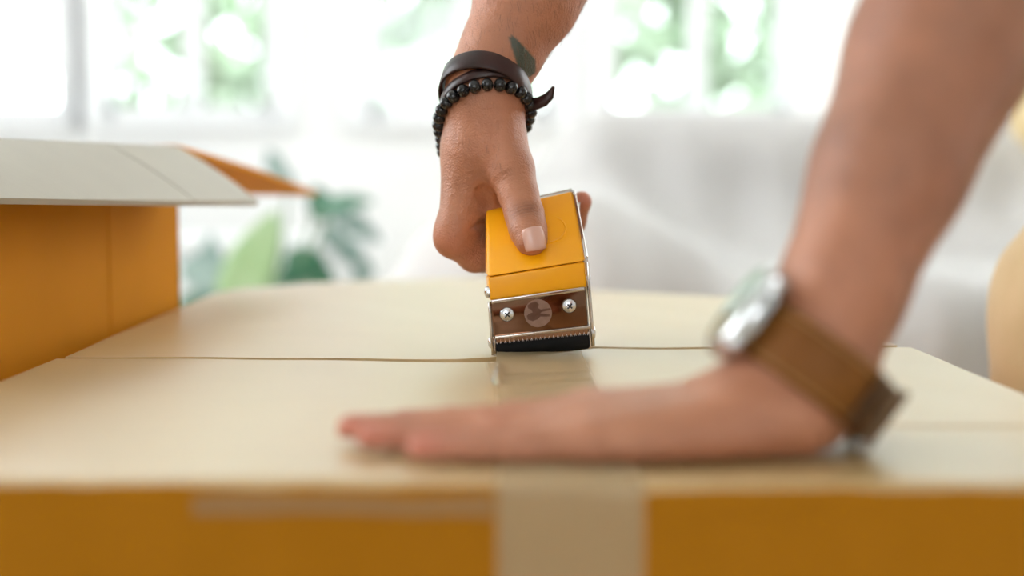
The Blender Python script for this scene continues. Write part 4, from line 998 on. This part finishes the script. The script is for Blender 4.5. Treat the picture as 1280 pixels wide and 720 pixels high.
lathe('dial', [(0.0001, 0.0085), (0.0168, 0.0085), (0.0168, 0.0088), (0.0001, 0.0088)], cc0, dors_w, M['dial'], w_thing, 40)
lathe('crystal', [(0.0001, 0.0098), (0.0172, 0.0098), (0.0168, 0.0106), (0.010, 0.0112), (0.0001, 0.0114)], cc0, dors_w, M['crystal'], w_thing, 40)
for ang, ln in ((0.6, 0.010), (2.2, 0.014)):
    d_ = ax_w * math.cos(ang) + b3 * math.sin(ang); q = cc0 + dors_w * 0.0091
    tube('watch_hand', [q, q + d_ * ln], [0.0006, 0.0003], M['hand_black'], w_thing, 5)
for s in (-1, 1):
    lathe('crown' if s < 0 else 'pusher', [(0.0001, 0), (0.0030, 0), (0.0032, 0.002), (0.0026, 0.0042), (0.0001, 0.0044)], cc0 + dors_w * 0.0045 + (-b3 * (1 if b3.y > 0 else -1)) * 0.0150 * 1.0 + ax_w * s * 0.0135, (-b3 * (1 if b3.y > 0 else -1)) + ax_w * s * 0.9, M['steel'], w_thing, 20)
    for q in (-1, 1):
        c = cc0 + dors_w * 0.003 + b3 * (s * 0.0165) + ax_w * (q * 0.0118); lathe('lug', [(0.0001, -0.003), (0.0022, -0.003), (0.0026, 0.003), (0.0001, 0.0034)], c, dors_w * 0.5 + b3 * s * 0.4, M['steel'], w_thing, 12)
pal = min(rp, key=lambda p: (p - wc).normalized().dot(dors_w)); pd = (pal - wc).normalized()
# second strap layer and buckle on the palm side
half_ = [p for p in ring_points(A, wc, dors_w, b3, 0.0034, 96) if (p - wc).normalized().dot(-dors_w) > 0.45]
half_.sort(key=lambda p: (p - wc).dot(b3))
ribbon('strap_tail', half_, ax_w, 0.0215, 0.0022, M['leather2'], w_thing, False, wc)
bm = bmesh.new(); R4 = Matrix((( *b3,), (*ax_w,), (*pd,))).transposed().to_4x4(); bc_ = wc + pd * ((pal - wc).length + 0.0052)
for lo, hi in (((-.010, -.0125, -.0009), (.010, -.0115, .0009)), ((-.010, .0115, -.0009), (.010, .0135, .0009)), ((-.0115, -.0135, -.0015), (-.0090, .0135, .0015)), ((.0090, -.0135, -.0015), (.0115, .0135, .0015)), ((-.001, -.001, .0015), (.0105, .001, .0022))):
    box_bm(bm, lo, hi, 0.0005, Matrix.Translation(bc_) @ R4)
bm_obj('buckle', bm, M['buckle'], w_thing, True)
for s in (-0.35, ):
    pass
